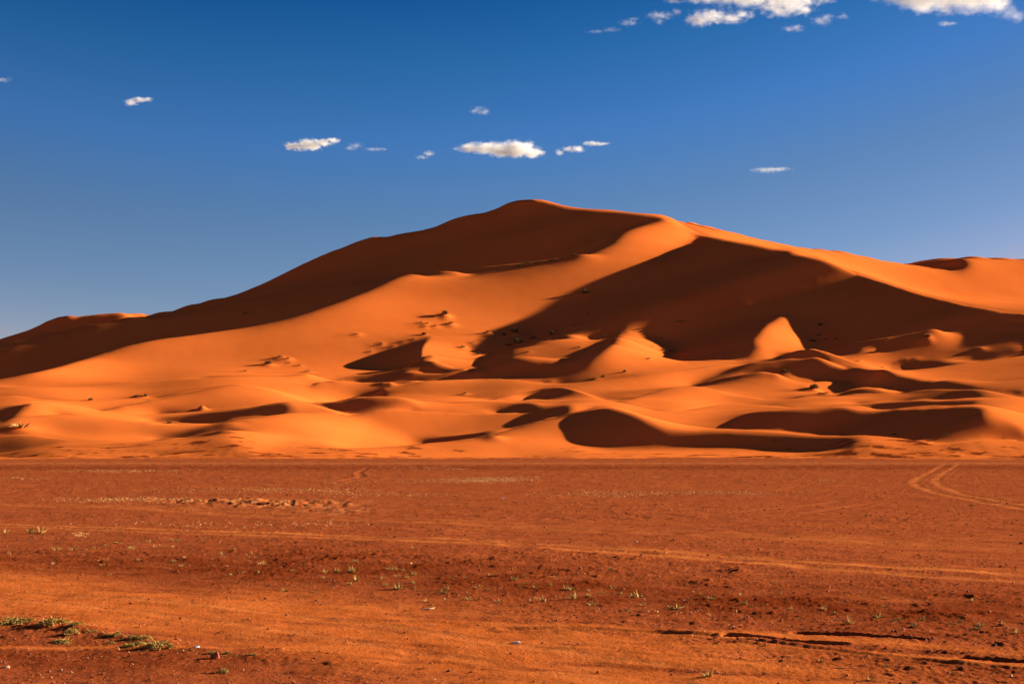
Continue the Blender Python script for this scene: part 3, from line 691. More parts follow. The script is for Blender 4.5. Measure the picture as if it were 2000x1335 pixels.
# shrubs on the dunes: photo pixel of the foot, height in metres, width in metres, mound height, style, label
SHRUBS = []
SHRUB_ROWS = [
    (1143, 574, 3.0, 3.0, 0.6, 0, 'large lone shrub high on the lit slope at the shadow edge'),
    (869, 619, 2.6, 2.6, 1.6, 0, 'green shrub on a sand mound with a broad dark shadow'),
    (880.5, 635, 1.8, 2.4, 1.0, 2, 'low shrub just below the broad dark mound shadow'),
    (828, 654, 1.8, 2.0, 0.3, 0, 'shrub with a thin straight shadow above the curved hollow'),
    (834, 634, 1.2, 1.6, 0.5, 2, 'tiny shrub in the knot left of the mound shadow'),
    (823, 632, 1.2, 1.6, 0.5, 2, 'tiny shrub in the knot left of the mound shadow'),
    (829, 639.5, 1.2, 1.6, 0.5, 2, 'tiny shrub in the knot left of the mound shadow'),
    (850, 638, 1.2, 1.6, 0.5, 2, 'tiny shrub in the knot left of the mound shadow'),
    (786, 668, 1.1, 1.5, 0.25, 2, 'tiny shrub in the line above the crescent hollow'),
    (745, 674, 1.1, 1.5, 0.25, 2, 'tiny shrub in the line above the crescent hollow'),
    (744, 671, 1.1, 1.5, 0.25, 2, 'tiny shrub in the line above the crescent hollow'),
    (766, 677, 1.1, 1.5, 0.25, 2, 'tiny shrub in the line above the crescent hollow'),
    (807, 663, 1.1, 1.5, 0.25, 2, 'tiny shrub in the line above the crescent hollow'),
    (723, 687, 1.1, 1.5, 0.25, 2, 'tiny shrub in the line above the crescent hollow'),
    (698, 654, 1.2, 2.0, 0.5, 4, 'spidery dry shrub alone on the wide lit slope'),
    (954, 653, 1.6, 2.6, 1.2, 2, 'low shrub on a mound at the left rim of the shadowed patch'),
    (984, 657, 2.4, 2.0, 0.3, 1, 'upright shrub standing inside the shadowed patch'),
    (1005, 655, 3.2, 3.2, 1.5, 0, 'tall sunlit shrub at the right rim of the shadowed patch'),
    (1077, 655, 2.8, 2.2, 0.3, 1, 'upright yellow shrub on the floor right of the others'),
    (1041, 664, 2.4, 2.8, 0.5, 0, 'round sunlit shrub above the bowl'),
    (1011, 672, 3.0, 3.8, 0.5, 0, 'widest sunlit shrub above the dark bowl'),
    (993, 677, 1.8, 2.2, 0.3, 0, 'small shrub left of the widest sunlit one'),
    (925, 670, 1.2, 1.8, 0.5, 4, 'dry shrub on the lit ridge left of the bowl'),
    (905, 680, 1.8, 2.8, 0.6, 2, 'low shrub on the lit ridge left of the bowl'),
    (934, 694, 2.0, 3.4, 0.5, 2, 'broad low shrub at the left lip of the dark bowl'),
    (1066, 664, 0.9, 1.8, 0.2, 2, 'low scrub on the sunlit bowl floor'),
    (1088, 664, 0.9, 1.8, 0.2, 2, 'low scrub on the sunlit bowl floor'),
    (1131, 678, 0.9, 1.8, 0.2, 2, 'low scrub on the sunlit bowl floor'),
    (1138, 688, 0.9, 1.8, 0.2, 2, 'low scrub on the sunlit bowl floor'),
    (1030, 688, 0.9, 1.8, 0.2, 2, 'low scrub on the sunlit bowl floor'),
    (1182, 655, 1.1, 1.4, 0.2, 2, 'tiny scrub at the far right of the bowl floor'),
    (1086, 646, 1.0, 1.8, 0.2, 2, 'dark scrub in the shade above the bowl floor'),
    (1165, 644, 1.0, 1.8, 0.2, 2, 'dark scrub in the shade above the bowl floor'),
    (1139, 634, 1.0, 1.8, 0.2, 2, 'dark scrub in the shade above the bowl floor'),
    (1150, 612, 1.0, 1.8, 0.2, 2, 'dark scrub in the shade above the bowl floor'),
    (1120, 636, 1.0, 1.8, 0.2, 2, 'dark scrub in the shade above the bowl floor'),
    (524, 714, 2.0, 2.6, 1.0, 0, 'shrub on a dark mound at the foot of the left slope'),
    (547, 701, 1.6, 2.4, 0.8, 2, 'low shrub beside the dark mound at the slope foot'),
    (563, 703, 1.4, 1.8, 0.7, 2, 'small shrub right of the pair at the slope foot'),
    (565, 709, 0.8, 1.0, 0.2, 2, 'speck of scrub below the pair at the slope foot'),
    (584, 715, 1.2, 1.8, 0.3, 2, 'low shrub with a flat shadow at the slope foot'),
    (602, 727, 1.4, 2.4, 0.5, 4, 'dry shrub with a very long thin shadow at the slope foot'),
    (478, 726, 1.1, 1.8, 0.4, 2, 'small shrub at the slope foot above the left dunes'),
    (479, 612, 1.6, 3.0, 0, 2, 'dark shrub in the shaded left slope'),
    (395, 801, 0.5, 1.0, 1.3, 4, 'dry sprig on a round mound with a dark hollow'),
    (272.5, 776, 0.7, 1.2, 0.9, 4, 'dry sprig behind a small dark mound on the left'),
    (284, 776, 1.2, 1.3, 0.1, 1, 'upright sprig beside the small dark mound on the left'),
    (177, 782, 1.0, 1.3, 0.2, 0, 'green shrub on the low left dune'),
    (331, 828, 0.9, 1.1, 0.2, 0, 'green shrub on the brink of the left front dune'),
    (38, 839, 1.1, 4.2, 0.5, 3, 'wide clump of pale dry grass at the far left'),
    (907.5, 770, 1.0, 1.1, 0.5, 2, 'small dark shrub on the low middle dune'),
    (1295.5, 686, 1.8, 2.4, 0.3, 2, 'dark shrub on the right side of the bright ridge, left of its twin'),
    (1309.5, 687, 1.4, 2.2, 0.3, 2, 'brown shrub on the right side of the bright ridge, right of its twin'),
    (1266, 701, 0.9, 1.7, 0.2, 2, 'low dark scrub on the bright ridge below the twin shrubs'),
    (1275, 677, 0.8, 1.3, 0.2, 2, 'speck of scrub high on the bright ridge'),
    (1291.6, 661, 0.8, 1.3, 0.2, 2, 'speck of scrub high on the bright ridge'),
    (1225.5, 648, 0.9, 1.2, 0.2, 4, 'dry sprig on the tip of the bright ridge'),
    (1219.6, 727, 1.2, 1.1, 0.1, 1, 'small upright shrub at the foot of the bright ridge'),
    (1178, 737, 1.2, 1.2, 0.1, 1, 'small upright shrub on the lit rim under the bowl'),
    (1162, 741, 0.8, 1.6, 0.4, 2, 'low scrub on the lit rim under the bowl'),
    (1075, 746, 0.6, 1.9, 0.3, 4, 'flat dry scrub on the lit rim below the bowl'),
    (1446, 590, 1.5, 2.6, 0, 2, 'dark shrub high in the great shaded slope'),
    (1486, 590, 0.9, 2.0, 0, 2, 'faint scrub high in the great shaded slope'),
    (1326, 628, 1.4, 2.4, 0, 2, 'dark scrub low in the great shaded slope'),
    (1335, 626, 1.4, 2.4, 0, 2, 'dark scrub low in the great shaded slope'),
    (1602, 636, 1.8, 2.2, 0, 1, 'dark upright shrub right of the sunlit knoll'),
    (1632, 662, 1.3, 2.2, 0, 2, 'dark scrub in the shade right of the sunlit knoll'),
    (1613, 663, 1.3, 2.2, 0, 2, 'dark scrub in the shade right of the sunlit knoll'),
    (1599, 654, 1.3, 2.2, 0, 2, 'dark scrub in the shade right of the sunlit knoll'),
    (1587, 668, 1.5, 2.6, 0.3, 0, 'shrub at the right foot of the sunlit knoll'),
    (1732, 662, 1.2, 1.6, 0, 2, 'dark shrub in the shade left of the lit mound shrub'),
    (1812, 662, 1.8, 1.9, 1.0, 0, 'shrub on a mound at the edge of the right shadow'),
    (1915, 682, 0.9, 2.0, 0.7, 4, 'dry scrub with a long tail of shade at the right'),
    (1534, 728, 1.3, 3.0, 0.3, 0, 'green shrub at the foot of the dark crest'),
    (1590, 765, 2.2, 2.8, 1.2, 0, 'large yellowish shrub with a wide dark mound shadow'),
    (1614.6, 771, 0.9, 2.0, 0.5, 4, 'low dry scrub right of the large yellowish shrub'),
    (1602, 771, 0.8, 2.2, 0.3, 4, 'low dry scrub under the large yellowish shrub'),
    (1746, 848, 0.7, 1.6, 0, 2, 'dark scrub in the shaded hollow of the front right dune'),
    (1848, 850, 0.7, 1.6, 0, 2, 'dark scrub in the shaded hollow of the front right dune'),
    (1676, 706, 0.6, 2.0, 0.3, 4, 'dry scrub on the flat behind the right crest'),
    (1724, 718, 0.6, 2.0, 0.3, 4, 'dry scrub on the flat behind the right crest'),
    (1788, 701, 0.6, 2.0, 0.3, 4, 'dry scrub on the flat behind the right crest'),
    (1770, 703, 0.6, 2.0, 0.3, 4, 'dry scrub on the flat behind the right crest'),
    (1918, 757, 0.5, 0.8, 0, 4, 'speck of dry scrub near the brink of the right dune'),
    (1029, 513.5, 2.2, 4.0, 0, 2, 'dark scrub in the row along the high shaded crest'),
    (1059, 512, 2.2, 4.0, 0, 2, 'dark scrub in the row along the high shaded crest'),
    (1077, 509.6, 2.2, 4.0, 0, 2, 'dark scrub in the row along the high shaded crest'),
    (1098, 505, 2.2, 4.0, 0, 2, 'dark scrub in the row along the high shaded crest'),
    (1014, 520, 2.2, 4.0, 0, 2, 'dark scrub in the row along the high shaded crest'),
    (1122, 499, 2.2, 4.0, 0, 2, 'dark scrub in the row along the high shaded crest'),
    (1045, 514, 2.2, 4.0, 0, 2, 'dark scrub in the row along the high shaded crest'),
    (969, 857, 0.6, 1.6, 0.5, 4, 'dry scrub on a little mound at the foot of the dunes'),
    (955, 857.5, 0.5, 1.4, 0.3, 4, 'flat dry scrub at the foot of the dunes'),
]


YY = YG[:, None]+0*px[None]
XX = (px[None]-1000)/F*YY
ZZ = H+YY*W
for (qx, qy, hh, ww, mound, style, lab) in SHRUB_ROWS:
    x, y = hit(qx, qy)
    SHRUBS.append((x, y, hh, ww, style, lab))
    if mound:
        r = ww*.9+.5
        d2 = ((XX-x)**2+(YY-y)**2)/r**2
        # mound round the foot and a low tail of sand on the lee side
        tx = -(XX-x)*.93-(YY-y)*.37; ty = (XX-x)*.37-(YY-y)*.93
        ZZ += mound*np.exp(-d2)+.5*mound*np.exp(-(ty/(r*.7))**2-((tx-2*r)/(2*r))**2)
def dune_top(x, y):
    fi = (math.log(y)-v[0])/(v[1]-v[0]); fj = (x/y*F+1000-px[0])/(px[1]-px[0])
    return float(bil(ZZ, np.array([fi]), np.array([fj]))[0])

# gentle unevenness and a ragged foot where the sand thins out over the plain
ZZ += .03*fbm(XX/9, YY/9, 5, 3)*smoothstep(250, 290, YY)
foot = 1-smoothstep(248, 275, YY)
ZZ += foot*(-.06+.17*fbm(XX/11, YY/5, 21, 5, .6))-.25*(1-smoothstep(236, 243, YY))
# flanks beyond the picture run out to the plain
ext = [-2600, -1900, -1300, -900, -600, -400]
pxl = np.array(ext, float); pxr = 2000-pxl[::-1]
def flank(pxs, col, edge):
    t = np.abs(pxs-edge)/2400
    xs = (pxs[None]-1000)/F*YG[:, None]; k = (1-smoothstep(0, 1, t))[None]
    return np.stack([xs, YG[:, None]+0*xs, col[:, None]*k-.3*(1-k)], -1)
left = flank(pxl, ZZ[:, 0], px[0]); right = flank(pxr, ZZ[:, -1], px[-1])
mid = np.stack([XX, YY, ZZ], -1)
allv = np.concatenate([left, mid, right], 1)
dune_mesh = mesh_from('dunes', allv.reshape(-1, 3), grid_faces(allv.shape[0], allv.shape[1]), M_SAND)
set_attr(dune_mesh, 'gravel', smoothstep(.12, .42, fbm(allv[..., 0]/8, allv[..., 1]/3.2, 71, 5, .6)-.55*smoothstep(252, 282, allv[..., 1])-.06)*(1-smoothstep(272, 290, allv[..., 1])))
dunes = link(bpy.data.objects.new('dunes', dune_mesh))
tag(dunes, 'orange sand dunes rising to one great peaked dune', 'dunes', kind='structure')

# ------------------------------------------------------------------ the stony plain, one sheet to the horizon
colp = np.arange(-260, 2261, 2.2)
colu = np.concatenate([[-40, -12, -5, -2.5, -1.2, -.7], (colp-1000)/F, [.7, 1.2, 2.5, 5, 12, 40]])
rowy = np.arange(1400, 888, -1.0)
rowY = H*F/(rowy-HY)
rowY = np.concatenate([[-4000, -400, -60, -8, 2, 6, 9], rowY, [360, 420, 600, 1000, 2000, 5000, 15000, 40000]])
GY = rowY[:, None]+0*colu[None]
GX = colu[None]*np.maximum(np.abs(GY), 10)
seen = (GY > 10) & (GY < 345)
GPX = 1000+F*GX/np.maximum(GY, 5); GPY = HY+F*H/np.maximum(GY, 5)

def track_dist(pts):
    """metres across from a wheel track traced on the plain"""
    best = np.full(GX.shape, 1e9)
    P_ = [ground_pt(*p) for p in pts]
    for (x0, y0), (x1, y1) in zip(P_, P_[1:]):
        dx, dy = x1-x0, y1-y0; l2 = dx*dx+dy*dy
        t = np.clip(((GX-x0)*dx+(GY-y0)*dy)/l2, 0, 1)
        best = np.minimum(best, np.hypot(GX-x0-t*dx, GY-y0-t*dy))
    return best
def blob(cx, cy, rx, ry):
    """soft patch on the plain given in photo pixels"""
    return np.exp(-((GPX-cx)/rx)**2-((GPY-cy)/ry)**2)
def pathband(pts, wid):
    """band along a traced line, half width in photo pixels interpolated along it"""
    p = np.array(pts, float)
    yc = np.interp(GPX, p[:, 0], p[:, 1]); w_ = np.interp(GPX, p[:, 0], wid)
    return np.exp(-((GPY-yc)/w_)**2)

n_fine = fbm(GX/.16, GY/.16, 1, 3, .6)
n_mid = fbm(GX/1.1, GY/1.1, 2, 4, .55)
n_big = fbm(GX/7, GY/7, 3, 3)
n_str = fbm(GX/3.2+.5*n_mid*0, (GY+.45*GX)/.55, 4, 4, .6)      # streaks lying along the tracks
rough = np.clip(.75+.6*n_big+.4*n_mid, .25, 1.6)
sand = np.zeros(GX.shape); dark = np.zeros(GX.shape); pale = np.zeros(GX.shape)
Zp = .035*n_big+.018*n_mid

# swept sandy drive in the foreground
drive = pathband([(-300, 1120), (0, 1148), (350, 1180), (700, 1212), (1000, 1262), (1300, 1310), (1700, 1360), (2300, 1430)], [30, 30, 34, 42, 60, 55, 50, 50])
drive = np.maximum(drive, pathband([(-300, 1200), (0, 1185), (350, 1215), (700, 1262), (1000, 1300), (1400, 1340), (2300, 1400)], [15, 18, 30, 40, 40, 40, 40]))
drive2 = pathband([(1000, 1222), (1150, 1226), (1350, 1243), (1545, 1243), (1640, 1252), (1800, 1265), (2000, 1280), (2300, 1300)], [2, 7, 9, 6, 8, 7, 7, 8])
drive3 = pathband([(1380, 1262), (1510, 1264), (1685, 1279), (2000, 1301), (2300, 1320)], [3, 7, 7, 8, 8])
sand = np.clip(drive*(1.0+.7*n_str+.35*n_mid)*1.15, 0, 1)
sand = np.maximum(sand, np.clip((np.maximum(drive2, drive3))*(1.1+.6*n_str), 0, 1))
sand = np.maximum(sand, .45*np.clip(n_str*1.1+.15, 0, 1)*smoothstep(1190, 1290, GPY)*smoothstep(450, 800, GPX)*(1-smoothstep(1400, 1700, GPX)*.5))
# darker gravel strip
strip = pathband([(-300, 1095), (0, 1100), (300, 1112), (700, 1108), (1000, 1140), (1400, 1180), (2000, 1200), (2300, 1215)], [22, 25, 40, 45, 45, 42, 45, 45])
dark = np.clip(strip*(.75+.5*n_mid), 0, 1)*(1-sand)
dark = np.maximum(dark, .7*np.clip(pathband([(-300, 1270), (0, 1275), (500, 1290), (700, 1300), (2300, 1310)], [30, 34, 22, 18, 20])*(.8+.6*n_mid), 0, 1)*(1-sand))
dark = np.maximum(dark, .8*np.clip(pathband([(-300, 914), (2300, 912)], [5, 5])*(.7+.6*n_mid), 0, 1))
# faint sandy streaks everywhere, following the tracks
faint = np.clip(n_str*.9+.5*fbm(GX/22, (GY+.35*GX)/3.5, 51, 4), 0, 1)*(1-dark)
sand = np.maximum(sand, .38*faint)
dark = np.maximum(dark, .75*np.clip(-n_str*1.1-.12+.3*n_mid, 0, 1)*smoothstep(1050, 1180, GPY)*(1-.4*sand))
rough *= 1+.25*dark
rough *= 1-.72*sand

# wheel tracks
TRACKS = [
    ([(0, 984), (245, 991), (490, 1006.5), (700, 1013.5), (860, 1020), (1105, 1033), (1350, 1041), (1545, 1052), (1790, 1062), (2000, 1071), (2200, 1080)], .55, .01, .55),
    ([(0, 981), (245, 987), (490, 1000), (700, 1007), (860, 1013), (1105, 1026), (1350, 1034), (1545, 1044), (1790, 1054), (2000, 1062), (2200, 1070)], .45, .01, .42),
    ([(-150, 1020), (0, 1022), (315, 1034), (490, 1040), (650, 1045), (895, 1052), (1105, 1064), (1300, 1078), (1545, 1096), (1790, 1111.5), (2000, 1122.7), (2200, 1134)], .26, .006, .95),
    ([(-150, 1024), (0, 1026), (315, 1039), (490, 1045), (650, 1050), (965, 1061), (1140, 1076.5), (1300, 1087), (1545, 1106), (1790, 1124), (2000, 1135), (2200, 1147)], .26, .006, .95),
    ([(1846, 905), (1818, 922), (1795, 933), (1786.5, 940), (1787, 945), (1800, 953), (1825, 961), (1895, 975), (2000, 994), (2150, 1020)], .24, .014, .75),
    ([(1874, 905), (1849.5, 921), (1834, 931), (1828.5, 938), (1830, 943), (1842, 951), (1877.5, 963), (1930, 973), (2000, 985.5), (2150, 1010)], .24, .014, .75),
    ([(1430, 1000), (1560, 990), (1640, 978)], .2, .02, .25), ([(1480, 1008), (1590, 1000), (1690, 985)], .2, .02, .22),
    ([(664, 940), (706, 931), (700, 922), (715, 915)], .25, .03, .3),
    ([(1000, 1228), (1150, 1229), (1300, 1236), (1450, 1250), (1700, 1282), (2000, 1312)], .10, .02, .35),
    ([(-100, 1165), (200, 1185), (500, 1222), (760, 1262), (1000, 1300), (1200, 1330)], .10, .004, .9),
    ([(-100, 1150), (200, 1164), (500, 1190), (760, 1222), (1000, 1258), (1300, 1300)], .10, .004, .9)]
for pts, wid, depth, s_amt in TRACKS:
    d = track_dist(pts); k = np.exp(-(d/wid)**2)*np.clip(.72+.55*n_mid+.45*n_big+.25*n_fine, .08, 1.15)
    sand = np.maximum(sand, np.clip(s_amt*k, 0, 1)); pale = np.maximum(pale,   .16*s_amt*np.clip(k, 0, 1)); rough *= 1-.6*np.clip(k, 0, 1)
    Zp += depth*(-np.exp(-(d/wid)**2)+.7*np.exp(-((d-1.7*wid)/(.7*wid))**2))
# far graded road below the dunes
road = np.exp(-((GPY-904.5)/2.0)**2); pale = np.maximum(pale,   .16*road*(1+.5*n_mid)); rough *= 1-.5*road
# thin sand near the foot of the dunes
tongue = fbm(GX/30, GY/16, 61, 5, .6)
sand = np.maximum(sand, smoothstep(-.15, .25, tongue*.9+(893.5-GPY)/5)*smoothstep(906, 899, GPY)*seen)
Zp += .13*fbm(GX/14, GY/7, 63, 4)*smoothstep(215, 245, GY)
sand = np.maximum(sand, .8*np.clip(blob(60, 893, 110, 4)+blob(330, 893, 60, 3), 0, 1))
# trampled patch of footprints and other broken ground
feet = np.clip(blob(560, 984, 120, 7)+.7*blob(370, 978, 130, 5)+.5*blob(660, 998, 70, 5), 0, 1)
Zp += feet*.13*fbm(GX/.5, GY/.9, 31, 3)
pale = np.maximum(pale, feet*np.clip(.2+1.2*fbm(GX/.5, GY/.9, 33, 3), 0, .9))
broken = np.clip(blob(1090, 1011, 60, 3)+blob(960, 1008, 80, 4)*.6+.7*blob(1250, 1010, 120, 3)+blob(1700, 1017, 120, 4)*.7+blob(1900, 1207, 110, 12)*.9+blob(1440, 1118, 35, 4)+blob(840, 1034, 60, 3)*.7, 0, 1)
Zp += broken*.055*np.clip(fbm(GX/.55, GY/.8, 37, 3), -.4, 1)
# deep ruts of a bogged vehicle
RUTS = [([(1425, 1243), (1500, 1248), (1570, 1254), (1643, 1259)], .075, .085), ([(1562, 1237), (1640, 1241), (1720, 1246), (1797, 1251)], .075, .09),
    ([(1890, 1286), (1950, 1289), (2020, 1294)], .08, .05)]
for pts, wid, depth in RUTS:
    d = track_dist(pts); e = d/wid*(1+.25*n_mid)
    Zp += depth*(-1.0*np.exp(-e**4)+.04*np.exp(-((e-1.8)/.6)**2)*(1+.6*n_fine))
    dark = np.maximum(dark, .6*np.exp(-(e/1.2)**4)); sand *= 1-.8*np.exp(-(e/1.2)**4)  # shade of the ruts put into the colour, on top of the relief
# low bank with plants on it
bank = pathband([(-300, 1212), (0, 1217), (150, 1232), (300, 1250), (400, 1263), (520, 1282), (600, 1300)], [10, 10, 9, 8, 6, 4, 2])*(1-smoothstep(380, 470, GPX))
Zp += .02*bank*(1+1.2*n_mid+.8*fbm(GX/.5, GY/.5, 41, 2))
sand = np.maximum(sand, .35*bank); rough *= 1+.3*bank

Zp += rough*(.006*n_fine+.0055*perlin(GX/.05, GY/.07, 81)+.010*np.clip(fbm(GX/.42, GY/.42, 8, 3), -.2, 1))
# clods and stones standing out of the gravel, larger where the view flattens
clod = np.clip(fbm(GX/.20, GY/.20, 9, 2)-.45, 0, 1)
Zp += rough*.034*clod
far = smoothstep(30, 120, GY)
Zp += far*rough*.055*np.clip(fbm(GX/1.3, GY/1.3, 10, 2)-.25, 0, 1)
Zp = np.where(seen, Zp, np.where(GY > 300, -.3, 0))
Zp = np.where(GY > 420, -1.0, Zp)
gm = mesh_from('ground', np.stack([GX, GY, Zp], -1).reshape(-1, 3), grid_faces(*GX.shape), M_GROUND)
set_attr(gm, 'bounce_grey', smoothstep(1500, 3000, np.hypot(GX, GY)))  # unseen far ground, grey added for its bounce on the clouds
set_attr(gm, 'sand', sand*seen); set_attr(gm, 'dark', dark*seen); set_attr(gm, 'pale', np.clip(pale, 0, 1)*seen)
ground = link(bpy.data.objects.new('ground', gm))
tag(ground, 'flat reddish stony desert plain crossed by wheel tracks', 'ground', kind='structure')
def plain_z(x, y):
    fj = np.interp(x/y, colu, np.arange(len(colu))); fi = np.interp(y, rowY, np.arange(len(rowY)))
    return float(bil(Zp, np.array([fi]), np.array([fj]))[0])

# ------------------------------------------------------------------ plants
class Buf:
    def __init__(s): s.v = []; s.f = []; s.m = []; s.n = 0
    def add(s, v, f, m=0):
        s.v.append(np.asarray(v, float)); s.f.append(np.asarray(f, int)+s.n); s.m.append(np.full(len(f), m)); s.n += len(v)
    def mesh(s, name, mats, smooth=True):
        return mesh_from(name, np.concatenate(s.v), np.concatenate(s.f), mats, smooth, np.concatenate(s.m))

def blade(B, base, direction, length, width, droop, m=0, seg=3):
    d = np.array(direction, float); d /= np.linalg.norm(d)
    side = np.cross(d, (nrng.normal(), nrng.normal(), .3)); side /= np.linalg.norm(side)
    p = np.array(base, float); V = []
    for k in range(seg+1):
        t = k/seg; w = width*(1-t)**.8+width*.06
        V += [p-side*w/2, p+side*w/2]
        d = d+np.array((0, 0, -droop/seg)); d /= np.linalg.norm(d); p = p+d*length/seg
    B.add(V, [[2*k, 2*k+1, 2*k+3, 2*k+2] for k in range(seg)], m)

def twig(B, p0, p1, r0, r1, m=1):
    p0 = np.array(p0, float); p1 = np.array(p1, float); d = p1-p0; d /= np.linalg.norm(d)+1e-9
    a = np.cross(d, (.31, .77, .55)); a /= np.linalg.norm(a); b = np.cross(d, a); V = []
    for p, r in ((p0, r0), (p1, r1)):
        for k in range(3):
            t = 2.094*k; V.append(p+r*(math.cos(t)*a+math.sin(t)*b))
    B.add(V, [[k, (k+1) % 3, 3+(k+1) % 3, 3+k] for k in range(3)], m)

def leaf(B, p, size, m=0):
    a = nrng.normal(size=3); a /= np.linalg.norm(a); b = np.cross(a, nrng.normal(size=3)); b /= np.linalg.norm(b)
    p = np.array(p); B.add([p, p+a*size*.5+b*size*.28, p+a*size, p+a*size*.5-b*size*.28], [[0, 1, 2, 3]], m)

def tuft_mesh(name, n, spread, up, mats):
    """unit tuft: about 1 wide, grass blades leaning out of one root"""
    B = Buf()
    for k in range(n):
        a = nrng.uniform(0, 6.283); r = abs(nrng.normal(0, .10))*spread
        o = nrng.uniform(.1, 1)*spread
        blade(B, (r*math.cos(a), r*math.sin(a), -.03), (o*math.cos(a), o*math.sin(a), up*nrng.uniform(.6, 1.1)),
              nrng.uniform(.35, .68), nrng.uniform(.05, .09), nrng.uniform(.2, 1.0), 1 if nrng.random() < .22 else 0)
    return B.mesh(name, mats, True)

def bush_mesh(name, branches, flat, leaves, mats, lsize=.07):
    """unit leafy bush about 1 wide: woody branches that fork, with small leaves all through"""
    B = Buf()
    for k in range(branches):
        a = nrng.uniform(0, 6.283); el = nrng.uniform(.15, 1.5)
        d = np.array((math.cos(a)*math.cos(el), math.sin(a)*math.cos(el), math.sin(el)*flat))
        ln = nrng.uniform(.3, .52); p0 = np.array((.08*math.cos(a)*nrng.random(), .08*math.sin(a)*nrng.random(), -.04)); p = p0+d*ln*.55
        twig(B, p0, p, .012, .008)
        for q in range(3):
            e = d+nrng.normal(0, .45, 3); e /= np.linalg.norm(e); e[2] = abs(e[2])*flat+.02
            t = p+e*ln*nrng.uniform(.35, .6); twig(B, p, t, .008, .003)
            for w in range(leaves):
                f = nrng.uniform(.1, 1.08)
                leaf(B, p+(t-p)*f+nrng.normal(0, .035, 3)*np.array((1, 1, .7)), lsize*nrng.uniform(.6, 1.3))
    return B.mesh(name, mats, False)

TUFTS = [tuft_mesh('grass_tuft', 46, 1.0, .9, [M_GREEN, M_STRAW]), tuft_mesh('grass_tuft', 34, .8, 1.3, [M_GREEN, M_STRAW]),
         tuft_mesh('grass_tuft', 60, 1.3, .6, [M_GREEN, M_STRAW]), tuft_mesh('grass_tuft', 26, .9, 1.0, [M_STRAW, M_GREEN]),
         bush_mesh('grass_tuft', 16, .55, 7, [M_GREEN, M_TWIG], .085)]
CLUMPS = [bush_mesh('low_plant', 30, .62, 11, [M_GREEN, M_TWIG], .075), bush_mesh('low_plant', 24, .8, 10, [M_GREEN, M_STRAW], .08),
          bush_mesh('low_plant', 36, .5, 9, [M_GREEN, M_TWIG], .07)]
BUSHES = [bush_mesh('desert_shrub', 34, .85, 9, [M_SHRUB, M_TWIG], .075), bush_mesh('desert_shrub', 26, 1.05, 8, [M_SHRUB, M_TWIG], .08),
          bush_mesh('desert_shrub', 22, .6, 5, [M_SHRUB, M_TWIG], .06)]
DRY = [tuft_mesh('dry_grass', 90, 1.0, .9, [M_STRAW, M_SHRUB]), bush_mesh('dry_shrub', 24, .7, 2, [M_STRAW, M_TWIG], .05)]

def number_labels(rows):
    """rows of (x, phrase): things that share a phrase are told apart by their order from the left"""
    words = ['first', 'second', 'third', 'fourth', 'fifth', 'sixth', 'seventh', 'eighth', 'ninth', 'tenth', 'eleventh', 'twelfth', 'thirteenth', 'fourteenth', 'fifteenth']
    groups = {}
    for k, (x, ph) in enumerate(rows): groups.setdefault(ph, []).append((x, k))
    out = [None]*len(rows)
    for ph, g in groups.items():
        g.sort(); n = len(g)
        for q, (x, k) in enumerate(g):
            if n == 1: out[k] = ph
            elif n == 2: out[k] = ph+(', left one of two', ', right one of two')[q]
            elif q == 0: out[k] = ph+', leftmost'
            elif q == n-1: out[k] = ph+', rightmost'
            else: out[k] = ph+', '+words[q]+' from the left'
    return out

labels = number_labels([(r[0], r[6]) for r in SHRUB_ROWS])
for (x, y, hh, ww, style, _), lab in zip(SHRUBS, labels):
    me = BUSHES[style] if style < 3 else DRY[style-3]
    o = link(bpy.data.objects.new(me.name.split('.')[0], me))
    o.location = (x, y, dune_top(x, y)-.05*hh)
    o.scale = (ww*1.35, ww*1.35, hh*2.0); o.rotation_euler = (0, 0, rng.uniform(0, 6.28))
    tag(o, lab, 'dry grass' if style == 3 else 'shrub', 'shrubs scattered over the dunes')

